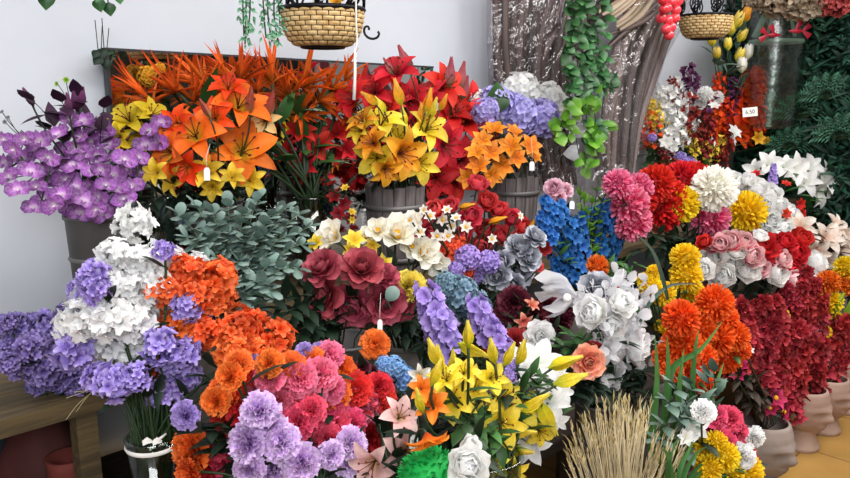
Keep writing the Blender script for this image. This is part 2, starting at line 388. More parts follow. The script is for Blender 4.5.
def g_magn(mb):
    for n, e0, e1, L, W in ((3, 78, 70, .42, .36), (5, 45, 20, .52, .42)):
        a0 = U(0, 6)
        for k in range(n): petal(mb, a0 + k * 2 * pi / n, L, W, radians(e0), radians(e1 + U(-15, 10)), cup=.35, ruf=.03, z0=-.12, nu=4, nv=4, shape='round')
def g_heart(mb): ball(mb, (0, 0, .0), .11, 8, 5, (1, 1, .8))
def g_tulip(mb):
    for k in range(6): petal(mb, k * pi / 3, .85, .5, radians(62), radians(112), cup=.35, z0=-.4, r0=.05, nu=5, nv=2, shape='leaf')
def g_bud(mb):
    for k in range(3): petal(mb, k * 2 * pi / 3, 1.0, .34, radians(84), radians(97), cup=.75, z0=-.5, r0=.03, nu=6, nv=4, shape='leaf', ux=.4 + .1 * k)
def g_small(mb):
    for k in range(6): petal(mb, k * pi / 3, .5, .34, radians(30), radians(-10), cup=.2, z0=-.05, nu=3, nv=2, shape='leaf')
def g_spike(mb, n=34, r=.13, k=5):
    for i in range(n):
        q = (i + .5) / n; a = i * 2.39996; rr = r * (1.1 - .75 * q); d = Vector((cos(a), sin(a), .5)).normalized()
        M = frame(Vector((cos(a) * rr, sin(a) * rr, q - .5)), d, U(0, 6)); ux = RND()
        for j in range(k): petal(mb, j * 2 * pi / k, .13 * (1.15 - .5 * q), .12, radians(35), radians(-10), cup=.2, nu=2, nv=2, shape='round', M=M, ux=ux)
    tube(mb, [Vector((0, 0, -.5)), Vector((0, 0, .5))], r * .8, 6, r * .3, ux=.1)
def g_plume(mb):
    for i in range(95):
        q = (i + .5) / 95; a = i * 2.39996; rr = .30 * (1 - q) ** .7 * U(.5, 1.1)
        d = Vector((cos(a), sin(a), U(-.2, .9))).normalized(); M = frame(Vector((cos(a) * rr, sin(a) * rr, q * .95 - .45)), d, U(0, 6)); ux = RND()
        for j in range(3): petal(mb, j * 2.1, U(.12, .2), .12, radians(50), radians(5), cup=.3, nu=2, nv=2, shape='round', M=M, ux=ux)
    tube(mb, [Vector((0, 0, -.5)), Vector((0, 0, .5))], .1, 5, .02, ux=.1)
def g_disc(mb):
    for i in range(16):
        a = i * 2.39996; q = i / 16; p = Vector((cos(a) * .3 * U(.5, 1), sin(a) * .3 * U(.5, 1), q - .5)); M = frame(p, (cos(a) + U(-.5, .5), sin(a) + U(-.5, .5), U(-.2, .8)), U(0, 6))
        petal(mb, 0, .26, .24, radians(20), radians(-8), cup=.1, nu=4, nv=2, shape='round', M=M)
        tube(mb, [Vector((0, 0, q - .55)), p], .008, 3, cap=False)
    tube(mb, [Vector((0, 0, -.55)), Vector((0, 0, .45))], .012, 4)
GEN = dict(airy=g_airy, delph=g_delph, stock=g_stock, peony=g_peony, lily=g_lily, star=g_star, rose=g_rose, carn=g_carn, mum=g_mum, mop=g_mop, ger=g_ger, orch=g_orch, magn=g_magn, tulip=g_tulip, bud=g_bud, small=g_small, spike=g_spike, plume=g_plume, disc=g_disc)
_mc = {}
def bloom_mesh(kind, mat, nvar=3):
    k = (kind, mat, random.randrange(nvar))
    if k not in _mc:
        mb = MB(); GEN[kind](mb); _mc[k] = mb.mesh('bloom', mat)
    return _mc[k]
def inner_mesh(kind):
    if kind not in _mc:
        mb = MB(); (g_lily_in if kind == 'stamens' else g_heart)(mb); _mc[kind] = mb.mesh(kind, 'anther' if kind == 'stamens' else 'heart_yellow')
    return _mc[kind]

# ------------------------------------------------------------------ objects
THINGS = []
def tag(o, label, cat, group=None, kind=None):
    if label: o['label'] = label
    if cat: o['category'] = cat
    if group: o['group'] = group
    if kind: o['kind'] = kind
    return o
def link(name, me, parent=None, M=None):
    o = bpy.data.objects.new(name, me); COL.objects.link(o)
    if M is not None: o.matrix_world = M
    if parent is not None:
        o.parent = parent; o.matrix_parent_inverse = Matrix.Translation(-parent.location)
    return o
def obj(name, mb, mat, parent=None): return link(name, mb.mesh(name, mat), parent)
def thing(name, loc, label, cat, group=None):
    o = bpy.data.objects.new(name, None); COL.objects.link(o); o.location = loc; o.empty_display_size = .02
    return tag(o, label, cat, group)
def struct(name, mb, mat): return tag(obj(name, mb, mat), None, None, kind='structure')

ORD = ['', 'second', 'third', 'fourth', 'fifth', 'sixth', 'seventh', 'eighth', 'ninth', 'tenth', 'eleventh']
def order_words(i, n):
    if n == 2: return ('left one', 'right one')[i]
    if i == 0: return 'leftmost'
    if i == n - 1: return 'rightmost'
    if n % 2 and i == n // 2 and n <= 5: return 'middle one'
    if i < (n + 1) // 2: return ORD[i] + ' from left'
    return ORD[n - 1 - i] + ' from right'
def rank_labels(heads, desc, where):
    n = len(heads)
    if n == 1: return [f'{desc} {where}']
    R = 1 if n <= 6 else 2 if n <= 13 else 3 if n <= 21 else 4
    names = {1: [''], 2: ['upper row', 'lower row'], 3: ['top row', 'middle row', 'bottom row'], 4: ['top row', 'second row', 'third row', 'bottom row']}[R]
    idx = sorted(range(n), key=lambda i: heads[i][1]); out = [None] * n; med = sorted(x[2] for x in heads)[n // 2]
    for r in range(R):
        row = idx[r * n // R:(r + 1) * n // R]; row.sort(key=lambda i: heads[i][0])
        for k, i in enumerate(row):
            sz = 'large ' if heads[i][2] >= 1.22 * med else 'small ' if heads[i][2] <= .75 * med else ''
            w = order_words(k, len(row)) + ((' in ' + names[r]) if R > 1 else '')
            out[i] = f'{sz}{desc} {where}, {w}'
            if len(out[i].replace(',', ' ').split()) > 16: print('LONG', out[i])
    return out

VASES = {}
CATS = {}
def leaf_blade(mb, p, d, L, W, up=Vector((0, 0, 1)), shape='leaf', nu=4, nv=2, droop=.6):
    d = d.normalized(); side = d.cross(up)
    if side.length < .05: side = d.orthogonal()
    side.normalize(); nrm = side.cross(d)
    M = Matrix(((d.x, side.x, nrm.x, p.x), (d.y, side.y, nrm.y, p.y), (d.z, side.z, nrm.z, p.z), (0, 0, 0, 1)))
    petal(mb, 0, L, W, .15, -droop, cup=-.15, nu=nu, nv=nv, shape=shape, M=M)
def stem_pts(head, face, size, v):
    rim, rad, bot = v
    a = U(0, 6.3); r = rad * .55 * sqrt(RND()); off = Vector((cos(a) * r, sin(a) * r, 0))
    off2 = Vector((head.x - rim.x, head.y - rim.y, 0)); 
    if off2.length > 1e-4: off += off2.normalized() * min(rad * .4, off2.length * .3)
    mouth = rim + off; base = Vector((rim.x - off.x * .4, rim.y - off.y * .4, bot + .03))
    return bez([head - face * size * .12, head - face * (size * .5 + .03) - Vector((0, 0, .03)), head.lerp(mouth, .6) + Vector((0, 0, .05)), mouth], 9)[:-1] + bez([mouth, base], 3)
def bunch(kind, name, desc, where, heads, Y, mat, vase, cat='flower', mul=1.0, bulge=.0, leaf='leaf_dark', nleaf=3, lsize=.06, spread=.9, face0=(-.55, -.62, .42), jit=.35, stem='stem', sr=.0022, inner=None, group=None, up=False, labels=None, dY=.03, nvar=3):
    v = VASES[vase]; cx = sum(x[0] for x in heads) / len(heads); cy = sum(x[1] for x in heads) / len(heads)
    ex = max(20, max(abs(x[0] - cx) for x in heads)); ey = max(20, max(abs(x[1] - cy) for x in heads))
    labels = labels or rank_labels(heads, desc, where); group = group or (desc[:-1] + 'ies' if desc.endswith('y') else desc + 's') + ' ' + where
    for (px, py, sz, *rest), lab in zip(heads, labels):
        dx, dy = (px - cx) / ex, (py - cy) / ey
        y = Y + bulge * (dx * dx + dy * dy * .5) + U(-dY, dY)
        p = PY(px, py, y); size = sz * mul * DEP(p) / FPX
        f = (Vector(face0) + RGT * dx * spread * .6 - UPV * dy * spread * .55 + Vector((U(-jit, jit), U(-jit, jit), U(-jit, jit)))).normalized()
        if up: j_ = jit * .57; f = Vector((dx * .5 * h + U(-j_, j_) - .1, -dx * .5 * h + U(-j_, j_) - .1, 1)).normalized()
        if rest: f = Vector(rest[0]).normalized()
        e = thing(name, (v[0].x, v[0].y, v[2] + .03), lab, cat, group)
        mt = mat if isinstance(mat, str) else random.choice(mat)
        M = frame(p, f, U(0, 6.3), size)
        b = link('bloom', bloom_mesh(kind, mt, nvar), e, M)
        if inner: 
            s = link(inner, inner_mesh(inner), None, M); s.parent = b; s.matrix_parent_inverse = M.inverted(); 
        pts = stem_pts(p, f, size * (2.2 if up else 1), v)
        mb = MB(); tube(mb, pts, sr, 4); obj('stem', mb, stem, e)
        if nleaf:
            mb = MB()
            for _ in range(nleaf):
                q = pts[random.randrange(1, 7)]; d = (f * .5 + Vector((U(-1, 1), U(-1, 1), U(-.4, .8)))).normalized()
                leaf_blade(mb, q, d, lsize * U(.7, 1.3), lsize * U(.28, .45))
            obj('foliage', mb, leaf, e)

# ---- the room
mb = MB(); mb.add([(-4, -2.4, 0), (5, -2.4, 0), (5, 2.1, 0), (-4, 2.1, 0)], [(0, 1, 2, 3)], [(0, 0)] * 4); struct('floor', mb, 'floor_tile')
mb = MB(); box(mb, (-4, 2.0, 0), (4.8, 2.1, 2.8)); struct('wall_back', mb, 'wall_paint')
mb = MB(); box(mb, (4.7, -2.4, 0), (4.8, 2.0, 2.8)); struct('wall_right', mb, 'wall_paint')
mb = MB(); box(mb, (-4, -2.5, 0), (4.8, -2.4, 2.8)); struct('wall_front', mb, 'wall_far')
mb = MB(); box(mb, (-4, -2.5, 2.8), (4.8, 2.1, 2.88)); struct('ceiling', mb, 'ceiling_paint')

# ---- stands
ZB, ZM, ZF = .87, .58, .42
def legx(px, py, Y): return PY(px, py, Y).x
LX = legx(86, 440, 1.45)
t = thing('display_table', (1.8, 1.72, 0), 'pale wooden table along the white wall carrying the back row of vases', 'table')
for k, (y0, y1) in enumerate(((1.43, 1.56), (1.563, 1.70), (1.703, 1.84), (1.843, 1.98))):
    mb = MB(); box(mb, (-.7, y0, ZB - .035), (4.5, y1, ZB)); obj('plank', mb, 'wood_pale', t)
for x in (-.55, LX, 2.2, 3.4, 4.4):
    mb = MB(); box(mb, (x - .020, 1.435, 0), (x + .020, 1.475, ZB - .036)); obj('leg', mb, 'wood_pale', t)
    mb = MB(); box(mb, (x - .028, 1.92, 0), (x + .028, 1.975, ZB - .036)); obj('leg', mb, 'wood_pale', t)
mb = MB(); box(mb, (-.7, 1.50, .47), (4.5, 1.915, .495)); obj('lower_shelf', mb, 'wood_dark', t)
t = thing('step_bench', (1.7, 1.2, 0), 'dark wooden bench in the middle of the stepped flower display', 'bench')
mb = MB(); box(mb, (.25, 1.0, ZM - .03), (4.62, 1.41, ZM)); obj('bench_top', mb, 'wood_dark', t)
for x in (.3, 1.6, 2.9, 4.2):
    for y in (1.02, 1.35):
        mb = MB(); box(mb, (x, y, 0), (x + .05, y + .05, ZM - .031)); obj('leg', mb, 'wood_dark', t)
t = thing('low_bench', (1.2, .78, 0), 'low dark wooden bench under the front row of bouquets', 'bench')
mb = MB(); box(mb, (.15, .5, ZF - .03), (2.0, .98, ZF)); obj('bench_top', mb, 'wood_dark', t)
for x in (.2, 1.9):
    for y in (.53, .9):
        mb = MB(); box(mb, (x, y, 0), (x + .05, y + .05, ZF - .031)); obj('leg', mb, 'wood_dark', t)

# ---- containers
def bucket(key, px, py, Y, rad, base, kind='slat', label='', hide=False):
    p = PY(px, py, Y); H = p.z - base; c = Vector((p.x, p.y, base)); VASES[key] = (p, rad, base)
    if kind == 'slat':
        e = thing('slatted_bucket', c, label, 'bucket', 'weathered slatted buckets')
        mb = MB(); mb.flat = True; n = 16
        for i in range(n):
            a0, a1 = 2 * pi * (i + .04) / n, 2 * pi * (i + .96) / n; vs = []
            for r0, r1 in ((rad * .86, rad), (rad * .78, rad * .92)):
                for a in (a0, a1):
                    vs += [c + Vector((cos(a) * r0, sin(a) * r0, 0)), c + Vector((cos(a) * r1, sin(a) * r1, H + .004 * (i % 3)))]
            mb.add(vs, [(0, 2, 3, 1), (4, 5, 7, 6), (1, 3, 7, 5), (0, 4, 6, 2), (0, 1, 5, 4), (2, 6, 7, 3)], [(.5, .5)] * 8)
        mb2 = MB(); lathe(mb2, [(.01, .012), (rad * .84, .012), (rad * .9, H - .02), (rad * .87, H - .02), (rad * .8, .02), (.01, .02)], 20, c); obj('liner', mb2, 'wood_dark', e)
        o = obj('slats', mb, 'slat_grey', e)
        for z in (.25, .8):
            mb = MB(); rr = rad * (.86 + .14 * z) + .002; lathe(mb, [(rr, H * z - .008), (rr + .003, H * z - .008), (rr + .003, H * z + .008), (rr, H * z + .008)], 24, c); obj('hoop', mb, 'metal_grey', e)
    elif kind == 'metal':
        e = thing('metal_bucket', c, label, 'bucket', 'grey metal buckets')
        mb = MB(); lathe(mb, [(.005, 0), (rad * .8, 0), (rad, H), (rad + .004, H + .004), (rad + .004, H - .004), (rad * .97, H - .006), (rad * .77, .01), (.005, .01)], 28, c); obj('body', mb, 'metal_grey', e)
        for z in (.12, .7):
            mb = MB(); rr = rad * (.8 + .2 * z); lathe(mb, [(rr, H * z - .006), (rr + .004, H * z), (rr, H * z + .006)], 28, c); obj('ring', mb, 'metal_grey', e)
    elif kind == 'glass':
        e = thing('glass_vase', c, label, 'vase', 'glass vases')
        mb = MB(); lathe(mb, [(.004, 0), (rad * .9, 0), (rad * .92, H * .5), (rad, H), (rad - .004, H), (rad * .92 - .004, H * .5), (rad * .9 - .004, .012), (.004, .012)], 28, c); obj('glass_body', mb, 'vase_glass', e)
        mb = MB(); lathe(mb, [(rad + .002, H - .006), (rad + .004, H), (rad, H + .004), (rad - .005, H)], 28, c); obj('rim', mb, 'vase_glass', e)
    else:
        e = thing('stoneware_pot', c, label, 'pot', 'grey stoneware pots')
        mb = MB(); lathe(mb, [(.004, 0), (rad * .7, 0), (rad * 1.05, H * .45), (rad * 1.02, H * .75), (rad * .86, H * .88), (rad, H), (rad * .93, H), (rad * .8, H * .88), (.004, H * .6)], 28, c); obj('body', mb, 'stone_grey', e)
        mb = MB(); lathe(mb, [(rad, H - .012), (rad + .006, H - .006), (rad, H + .002)], 28, c); obj('rim', mb, 'stone_grey', e)

B = bucket
B('orchid', 98, 215, 1.68, .07, ZB, 'metal', 'grey metal bucket under the purple orchids, by the shelf end')
B('yellowb', 150, 200, 1.80, .06, ZB, 'glass', 'glass vase with dark stems behind the orange lily bunch')
B('orange', 215, 205, 1.70, .065, ZB, 'metal', 'grey metal bucket of orange lilies behind the eucalyptus')
B('spiky', 312, 196, 1.82, .06, ZB, 'glass', 'tall glass vase of thick green stems under the spiky orange flowers')
B('yellow', 395, 186, 1.70, .095, ZB, 'slat', 'slatted bucket under the yellow lilies')
B('redl', 440, 196, 1.86, .06, ZB, 'metal', 'narrow grey metal bucket between the two slatted buckets')
B('hyd', 513, 176, 1.72, .10, ZB, 'slat', 'slatted bucket under the lilac hydrangeas')
B('ger', 152, 436, 1.16, .042, ZM, 'glass', 'clear glass vase of thin stems tied with a white ribbon')
B('gerleft', 60, 405, 1.56, .06, ZB, 'stone', 'stoneware pot under the purple blossoms at the end of the wooden table')
B('euc', 235, 320, 1.30, .08, ZM, 'stone', 'stoneware pot hidden under the eucalyptus bush')
B('roseb', 345, 340, 1.28, .07, ZM, 'metal', 'grey metal bucket holding the burgundy roses')
B('magn', 405, 342, 1.30, .055, ZM, 'stone', 'stoneware pot behind the single orange carnation')
B('mix', 480, 318, 1.33, .08, ZM, 'metal', 'grey metal bucket under the coral roses')
B('stock', 470, 370, 1.08, .06, ZM, 'stone', 'stoneware pot under the lilac stock and maroon carnations')
B('blue', 585, 290, 1.22, .07, ZM, 'stone', 'stoneware pot of blue delphinium')
B('mum', 690, 262, 1.16, .09, ZM, 'metal', 'grey metal bucket under the big red and yellow chrysanthemums')
B('rightw', 775, 262, 1.25, .09, ZM, 'metal', 'grey metal bucket of small white roses by the green foliage wall')
B('rightl', 815, 235, 1.31, .08, ZM, 'metal', 'dark metal bucket under the white lilies by the foliage wall')
B('silver', 600, 400, .88, .06, ZF, 'metal', 'grey metal bucket behind the wheat holding the silver sprays')
B('ymum', 675, 390, .86, .05, ZF, 'stone', 'stoneware pot holding the yellow chrysanthemums')
B('omum', 695, 430, .74, .05, ZF, 'metal', 'grey metal bucket of orange chrysanthemums')
B('carn', 300, 500, .90, .09, ZF, 'metal', 'grey metal bucket under the big carnation bunch')
B('ylily', 488, 455, .72, .055, ZF, 'glass', 'glass vase under the front yellow lilies')
B('pinkl', 400, 500, .80, .05, ZF, 'metal', 'grey metal bucket of pale pink lilies')
B('btmr', 715, 490, .62, .07, ZF, 'metal', 'grey metal bucket of mixed pink, white and yellow flowers beside the wheat')
B('mixr', 695, 165, 1.82, .10, ZB, 'metal', 'grey metal bucket of mixed small flowers near the wall corner')
B('tulip', 728, 128, 1.88, .05, ZB, 'metal', 'slim grey metal bucket of tulips near the wall corner')

# ---- back row
def sprays(name, kind, desc, where, lists, Y, mat, vase, sz, labels, group, stem='stem', cat='flower spray', leaf=None, lsize=.06):
    v = VASES[vase]
    for pl, lab in zip(lists, labels):
        pts = [PY(a, b, Y + U(-.06, .06)) for a, b in pl]
        e = thing(name, (v[0].x, v[0].y, v[2] + .03), lab, cat, group)
        c = sum(pts, Vector()) / len(pts)
        order = sorted(pts, key=lambda q: (q - v[0]).length)
        path = smooth([Vector((v[0].x, v[0].y, v[2] + .03)), v[0]] + [order[0].lerp(v[0], .4) + Vector((0, 0, .03))] + [q + Vector((.012, .015, -.01)) for q in order[::2]], 3)
        mb = MB(); tube(mb, path, .003, 5, .0015)
        for q in pts:
            n = min(path, key=lambda w: (w - q).length); tube(mb, [n, q], .0012, 3, cap=False)
        obj('stem', mb, stem, e)
        for q in pts:
            f = Vector((-.5 + U(-.4, .4), -.6 + U(-.4, .4), .3 + U(-.4, .4)))
            link('bloom', bloom_mesh(kind, mat, 4), e, frame(q, f, U(-.6, .6), sz * U(.85, 1.15) * DEP(q) / FPX))
        if leaf:
            mb = MB()
            for _ in range(4): leaf_blade(mb, random.choice(path[4:9]), Vector((U(-1, 1), U(-1, .3), U(-.2, 1))), lsize, lsize * .35)
            obj('foliage', mb, leaf, e)
sprays('orchid_spray', 'orch', '', '', [
    [(4, 140), (14, 150), (6, 163), (25, 140), (22, 160), (10, 178), (30, 172), (36, 152), (18, 190)],
    [(40, 142), (48, 158), (42, 172), (36, 188), (50, 182), (44, 200), (55, 206), (34, 208)],
    [(58, 136), (66, 150), (60, 165), (74, 165), (66, 180), (76, 188), (62, 196), (72, 208)],
    [(70, 120), (84, 122), (98, 128), (80, 138), (92, 142), (104, 138), (84, 154), (76, 148)],
    [(108, 146), (96, 156), (112, 160), (102, 170), (114, 176), (92, 172), (106, 186), (90, 186), (98, 198)],
    [(116, 190), (108, 202), (96, 210), (84, 202), (88, 220), (104, 214), (80, 214), (118, 206)],
    [(150, 132), (162, 122), (146, 146), (156, 142), (138, 158), (142, 172), (130, 170), (132, 188), (124, 160), (124, 200)]],
    1.60, 'orchid', 'orchid', 24, [
    'purple orchid spray reaching furthest out towards the edge of the picture',
    'purple orchid spray drooping between the outermost spray and the dark maroon leaves',
    'purple orchid spray hanging straight below the dark maroon leaves',
    'purple orchid spray rising highest, just under the maroon leaves',
    'dense purple orchid spray in the middle of the orchid bunch, pale hearts showing',
    'purple orchid spray hanging lowest, over the grey metal bucket',
    'purple orchid spray leaning against the yellow and orange lilies'], 'purple orchid sprays in the metal bucket')
def leafy(name, specs, Y, mat, vase, cat, group, lsize, wr=.45, stem='stem_dark', n=9, shape='leaf', opp=True, droop=.5, sr=.002):
    """branches given by tip pixel; leaves along the upper part"""
    v = VASES[vase] if isinstance(vase, str) else vase
    for (px, py, *r), lab in specs:
        tip = PY(px, py, (r[0] if r else Y) + U(-.03, .03))
        e = thing(name, (v[0].x, v[0].y, v[2] + .03), lab, cat, group)
        pts = bez([Vector((v[0].x, v[0].y, v[2] + .03)), v[0] + Vector((0, 0, .02)), v[0].lerp(tip, .45) + Vector((0, 0, .08)), tip], 14)
        mb = MB(); tube(mb, pts, sr, 4, sr * .5); obj('stem', mb, stem, e)
        mb = MB()
        for i in range(n):
            q = .42 + .58 * (i + .5) / n; k = q * 13; a = int(k); p = pts[a].lerp(pts[min(13, a + 1)], k - a); d = (pts[min(13, a + 1)] - pts[max(0, a - 1)]).normalized()
            o = d.orthogonal().normalized(); o = Quaternion(d, i * 1.7 + U(-.3, .3)) @ o
            for s in ((1, -1) if opp else (1,)):
                leaf_blade(mb, p, o * s + d * U(.3, .9), lsize * U(.75, 1.2) * (1.15 - .4 * q), lsize * wr * (1.15 - .4 * q), shape=shape, droop=droop)
        leaf_blade(mb, tip, pts[-1] - pts[-2], lsize * .8, lsize * wr * .8, shape=shape)
        obj('foliage', mb, mat, e)
leafy('plum_foliage', [((32, 100), 'dark maroon leaf stem standing on the outer side of the orchids'), ((62, 102), 'dark maroon leaf stem rising from the middle of the orchids'), ((78, 96), 'tallest dark maroon leaf stem above the orchids'), ((104, 108), 'dark maroon leaf stem in front of the mirror edge'), ((50, 128), 'low dark maroon leaf stem tucked between two orchid sprays')], 1.57, 'maroon_leaf', 'orchid', 'foliage', 'dark maroon leaf stems among the orchids', .06, .6, n=7, opp=False)
bunch('bud', 'plum_bud', 'dark plum bud', 'above the orchids', [(28, 97, 22), (75, 100, 24), (82, 97, 22), (68, 103, 22)], 1.58, 'dark_plum', 'orchid', 'bud', up=True, nleaf=0)
bunch('small', 'green_seed_head', 'pale green round seed head', 'above the dark maroon leaves', [(66, 80, 8), (57, 84, 7)], 1.72, 'bud_green', 'orchid', 'bud', nleaf=0, sr=.001)
bunch('small', 'grey_seed_head', 'grey seed head', 'at the outer end of the orchids', [(2, 112, 6), (8, 118, 7), (5, 122, 6)], 1.6, 'grey_bud', 'orchid', 'bud', nleaf=0, sr=.001)
bunch('lily', 'lily', 'yellow lily', 'beside the mirror edge', [(128, 118, 48), (152, 114, 40), (118, 138, 30), (142, 134, 34)], 1.76, 'yellow_back', 'yellowb', inner='stamens')
bunch('mop', 'hydrangea', 'small golden hydrangea', 'mirrored behind the yellow lily', [(148, 76, 22), (160, 68, 12)], 1.90, 'mustard', 'yellowb')
bunch('star', 'spiky_flower', 'spiky orange flower', 'of the back row by the mirror', [(150, 100, 58), (172, 88, 62), (192, 98, 58), (205, 82, 62), (224, 92, 56), (240, 76, 60), (258, 88, 60), (272, 76, 62), (288, 92, 62), (304, 82, 62), (320, 98, 64), (334, 86, 62), (350, 106, 58), (300, 112, 60), (226, 74, 50), (345, 78, 46)], 1.86, 'spiky', 'spiky', face0=(-.3, -.35, .8), spread=1.1, sr=.0045, leaf='leaf_mid', lsize=.13, nleaf=2, mul=1.15)
bunch('lily', 'lily', 'orange lily', 'in the back row over the eucalyptus', [(240, 104, 58), (194, 134, 58), (243, 150, 64), (168, 152, 48), (214, 118, 40), (186, 168, 38), (228, 86, 36), (176, 122, 34)], 1.60, ['orange_lily', 'orange_lily', 'orange_deep'], 'orange', inner='stamens', mul=1.15, jit=.25, leaf='leaf', labels=[
    'pale orange lily standing highest in the orange bunch, brown buds beside it', 'orange lily with curled petals touching the purple orchids', 'largest orange lily facing straight out, green heart, above the eucalyptus',
    'shaded orange lily pressed against the orchid spray', 'deep orange lily squeezed between the larger orange ones', 'small orange lily hanging lowest, just above the olive yellow ones', 'small orange lily behind the highest pale orange one', 'small orange lily between the yellow lilies and the curled orange one'], group='orange lilies in the back row')
bunch('lily', 'lily', 'olive yellow lily', 'under the orange lilies', [(206, 172, 36), (172, 180, 32), (250, 180, 32), (212, 188, 26), (155, 172, 28), (232, 176, 26)], 1.58, 'olive_lily', 'orange', mul=1.1)
bunch('lily', 'lily', 'cream and orange lily', 'at the side of the orange bunch by the thick stems', [(264, 120, 36)], 1.58, 'cream_lily', 'orange', inner='stamens')
bunch('bud', 'lily_bud', 'brownish red lily bud', 'above the largest orange lily', [(251, 100, 26), (271, 104, 26), (205, 108, 20)], 1.56, 'bud_brown', 'orange', 'bud', up=True, nleaf=0, mul=1.1)
bunch('lily', 'lily', 'red lily', 'in the tall bunch over the yellow lilies', [(396, 72, 46), (374, 90, 42), (352, 98, 40), (426, 96, 46), (444, 86, 44), (410, 100, 44), (466, 120, 52), (446, 146, 48), (462, 160, 44), (482, 140, 40), (436, 178, 44), (452, 112, 44), (472, 100, 36), (456, 182, 34), (420, 118, 40), (385, 108, 36)], 1.75, 'red_lily', 'redl', inner='stamens', mul=1.15, leaf='leaf')
bunch('bud', 'lily_bud', 'pink lily bud', 'on top of the red lily bunch', [(405, 60, 30), (451, 72, 28), (461, 76, 28), (465, 88, 24), (388, 66, 18)], 1.75, 'bud_pink', 'redl', 'bud', up=True, nleaf=0, mul=1.1)
bunch('lily', 'lily', 'deep red lily', 'among the thick green stems', [(286, 150, 34), (318, 146, 36), (336, 152, 30), (304, 166, 32), (300, 132, 34), (336, 132, 36), (348, 150, 30), (322, 176, 26)], 1.88, 'red_lily', 'spiky')
bunch('small', 'dark_red_blossom', 'dark red blossom', 'beside the slatted bucket', [(334, 196, 18), (344, 204, 18), (338, 214, 18), (346, 188, 16), (332, 184, 14), (350, 218, 16)], 1.7, 'deep_red', 'spiky')
bunch('small', 'yellow_blossom', 'little yellow blossom', 'beside the slatted bucket', [(345, 188, 11), (352, 212, 10), (352, 220, 9)], 1.66, 'yellow_carn', 'spiky', nleaf=0)
bunch('lily', 'lily', 'yellow lily', 'over the first slatted bucket', [(381, 122, 48), (428, 128, 44), (376, 158, 42), (420, 164, 38), (398, 138, 34), (360, 130, 30)], 1.60, 'yellow_lily', 'yellow', inner='stamens', mul=1.15, leaf='leaf_mid')
bunch('lily', 'lily', 'amber lily with dark heart', 'over the first slatted bucket', [(403, 154, 50), (386, 170, 34), (372, 142, 36), (362, 120, 34)], 1.57, 'amber_lily', 'yellow', inner='stamens', mul=1.12)
bunch('bud', 'lily_bud', 'orange lily bud', 'over the yellow lilies', [(369, 98, 22, (-.8, .1, .5)), (398, 92, 26), (428, 100, 24), (421, 114, 22), (443, 102, 18)], 1.58, 'bud_orange', 'yellow', 'bud', up=True, nleaf=0, mul=1.1)
bunch('bud', 'lily_bud', 'greenish yellow lily bud', 'over the yellow lilies', [(433, 108, 24), (403, 116, 22), (380, 104, 20)], 1.58, 'bud_yellow', 'yellow', 'bud', up=True, nleaf=0)
bunch('small', 'alstroemeria', 'apricot orange blossom', 'under the lilac hydrangeas', [(494, 130, 24), (510, 146, 24), (490, 152, 24), (502, 166, 22), (478, 166, 22), (530, 146, 22), (468, 178, 20), (514, 132, 18), (482, 140, 20), (516, 158, 20), (492, 176, 20), (534, 156, 16), (476, 152, 20)], 1.58, 'apricot', 'hyd', mul=1.3)
bunch('mop', 'hydrangea', 'lilac hydrangea', 'in front of the wrapped dry fronds', [(496, 104, 36), (517, 116, 42), (540, 118, 38), (486, 112, 28)], 1.70, 'lilac_hyd', 'hyd', mul=1.1)
bunch('mop', 'hydrangea', 'white hydrangea', 'in front of the wrapped dry fronds', [(520, 92, 38), (546, 100, 36), (560, 110, 28), (478, 102, 22)], 1.76, 'white', 'hyd', mul=1.1)
v = VASES['hyd']; e = thing('hydrangea_leaf', v[0], 'single broad dark green leaf standing up among the lilac hydrangeas', 'leaf')
mb = MB(); p0 = PY(499, 112, 1.66); leaf_blade(mb, p0, PY(497, 80, 1.7) - p0, (PY(497, 78, 1.66) - p0).length, .085, Vector((-.5, -.6, .3)), nu=6, nv=4, droop=.2); tube(mb, [v[0], p0], .002, 4); obj('leaf', mb, 'leaf', e)

# ---- middle step
bunch('ger', 'white_blossom', 'white blossom head', 'alone above the white geraniums', [(134, 224, 36)], 1.3, 'white', 'ger')
bunch('ger', 'geranium', 'white geranium head', 'over the ribboned glass vase', [(116, 258, 34), (144, 268, 36), (110, 284, 34), (132, 290, 34), (156, 286, 32), (170, 262, 28), (195, 266, 24), (88, 316, 46), (112, 318, 44), (130, 322, 40), (74, 328, 34), (112, 350, 38), (128, 346, 34), (142, 312, 32), (148, 262, 28), (126, 272, 28), (100, 338, 30), (156, 306, 28)], 1.18, 'white_geranium', 'ger', mul=1.08, bulge=.06, nleaf=1)
bunch('ger', 'geranium', 'purple geranium head', 'over the ribboned glass vase', [(94, 276, 28), (84, 290, 28), (164, 252, 20), (78, 346, 44), (186, 308, 28), (160, 346, 34), (182, 352, 32), (116, 382, 34), (184, 376, 32), (160, 392, 26), (100, 378, 30), (172, 364, 28), (202, 312, 22), (98, 290, 26), (136, 378, 28), (176, 390, 26)], 1.13, 'purple_geranium', 'ger', mul=1.05, bulge=.06, nleaf=1)
bunch('ger', 'geranium', 'orange geranium head', 'over the ribboned glass vase', [(190, 278, 38), (214, 284, 42), (164, 290, 32), (206, 302, 34), (180, 324, 30), (206, 332, 30), (152, 372, 34), (162, 318, 28), (226, 298, 26), (194, 296, 30), (192, 340, 28), (222, 272, 26), (180, 268, 26)], 1.14, 'orange_geranium', 'ger', mul=1.02, bulge=.06, nleaf=1)
bunch('ger', 'geranium', 'orange geranium head', 'leaning over the carnations from the eucalyptus side', [(244, 328, 36), (274, 338, 36), (252, 356, 32), (230, 354, 30), (234, 340, 28), (262, 346, 26)], 1.08, 'orange_geranium', 'ger', mul=1.08, nleaf=1)
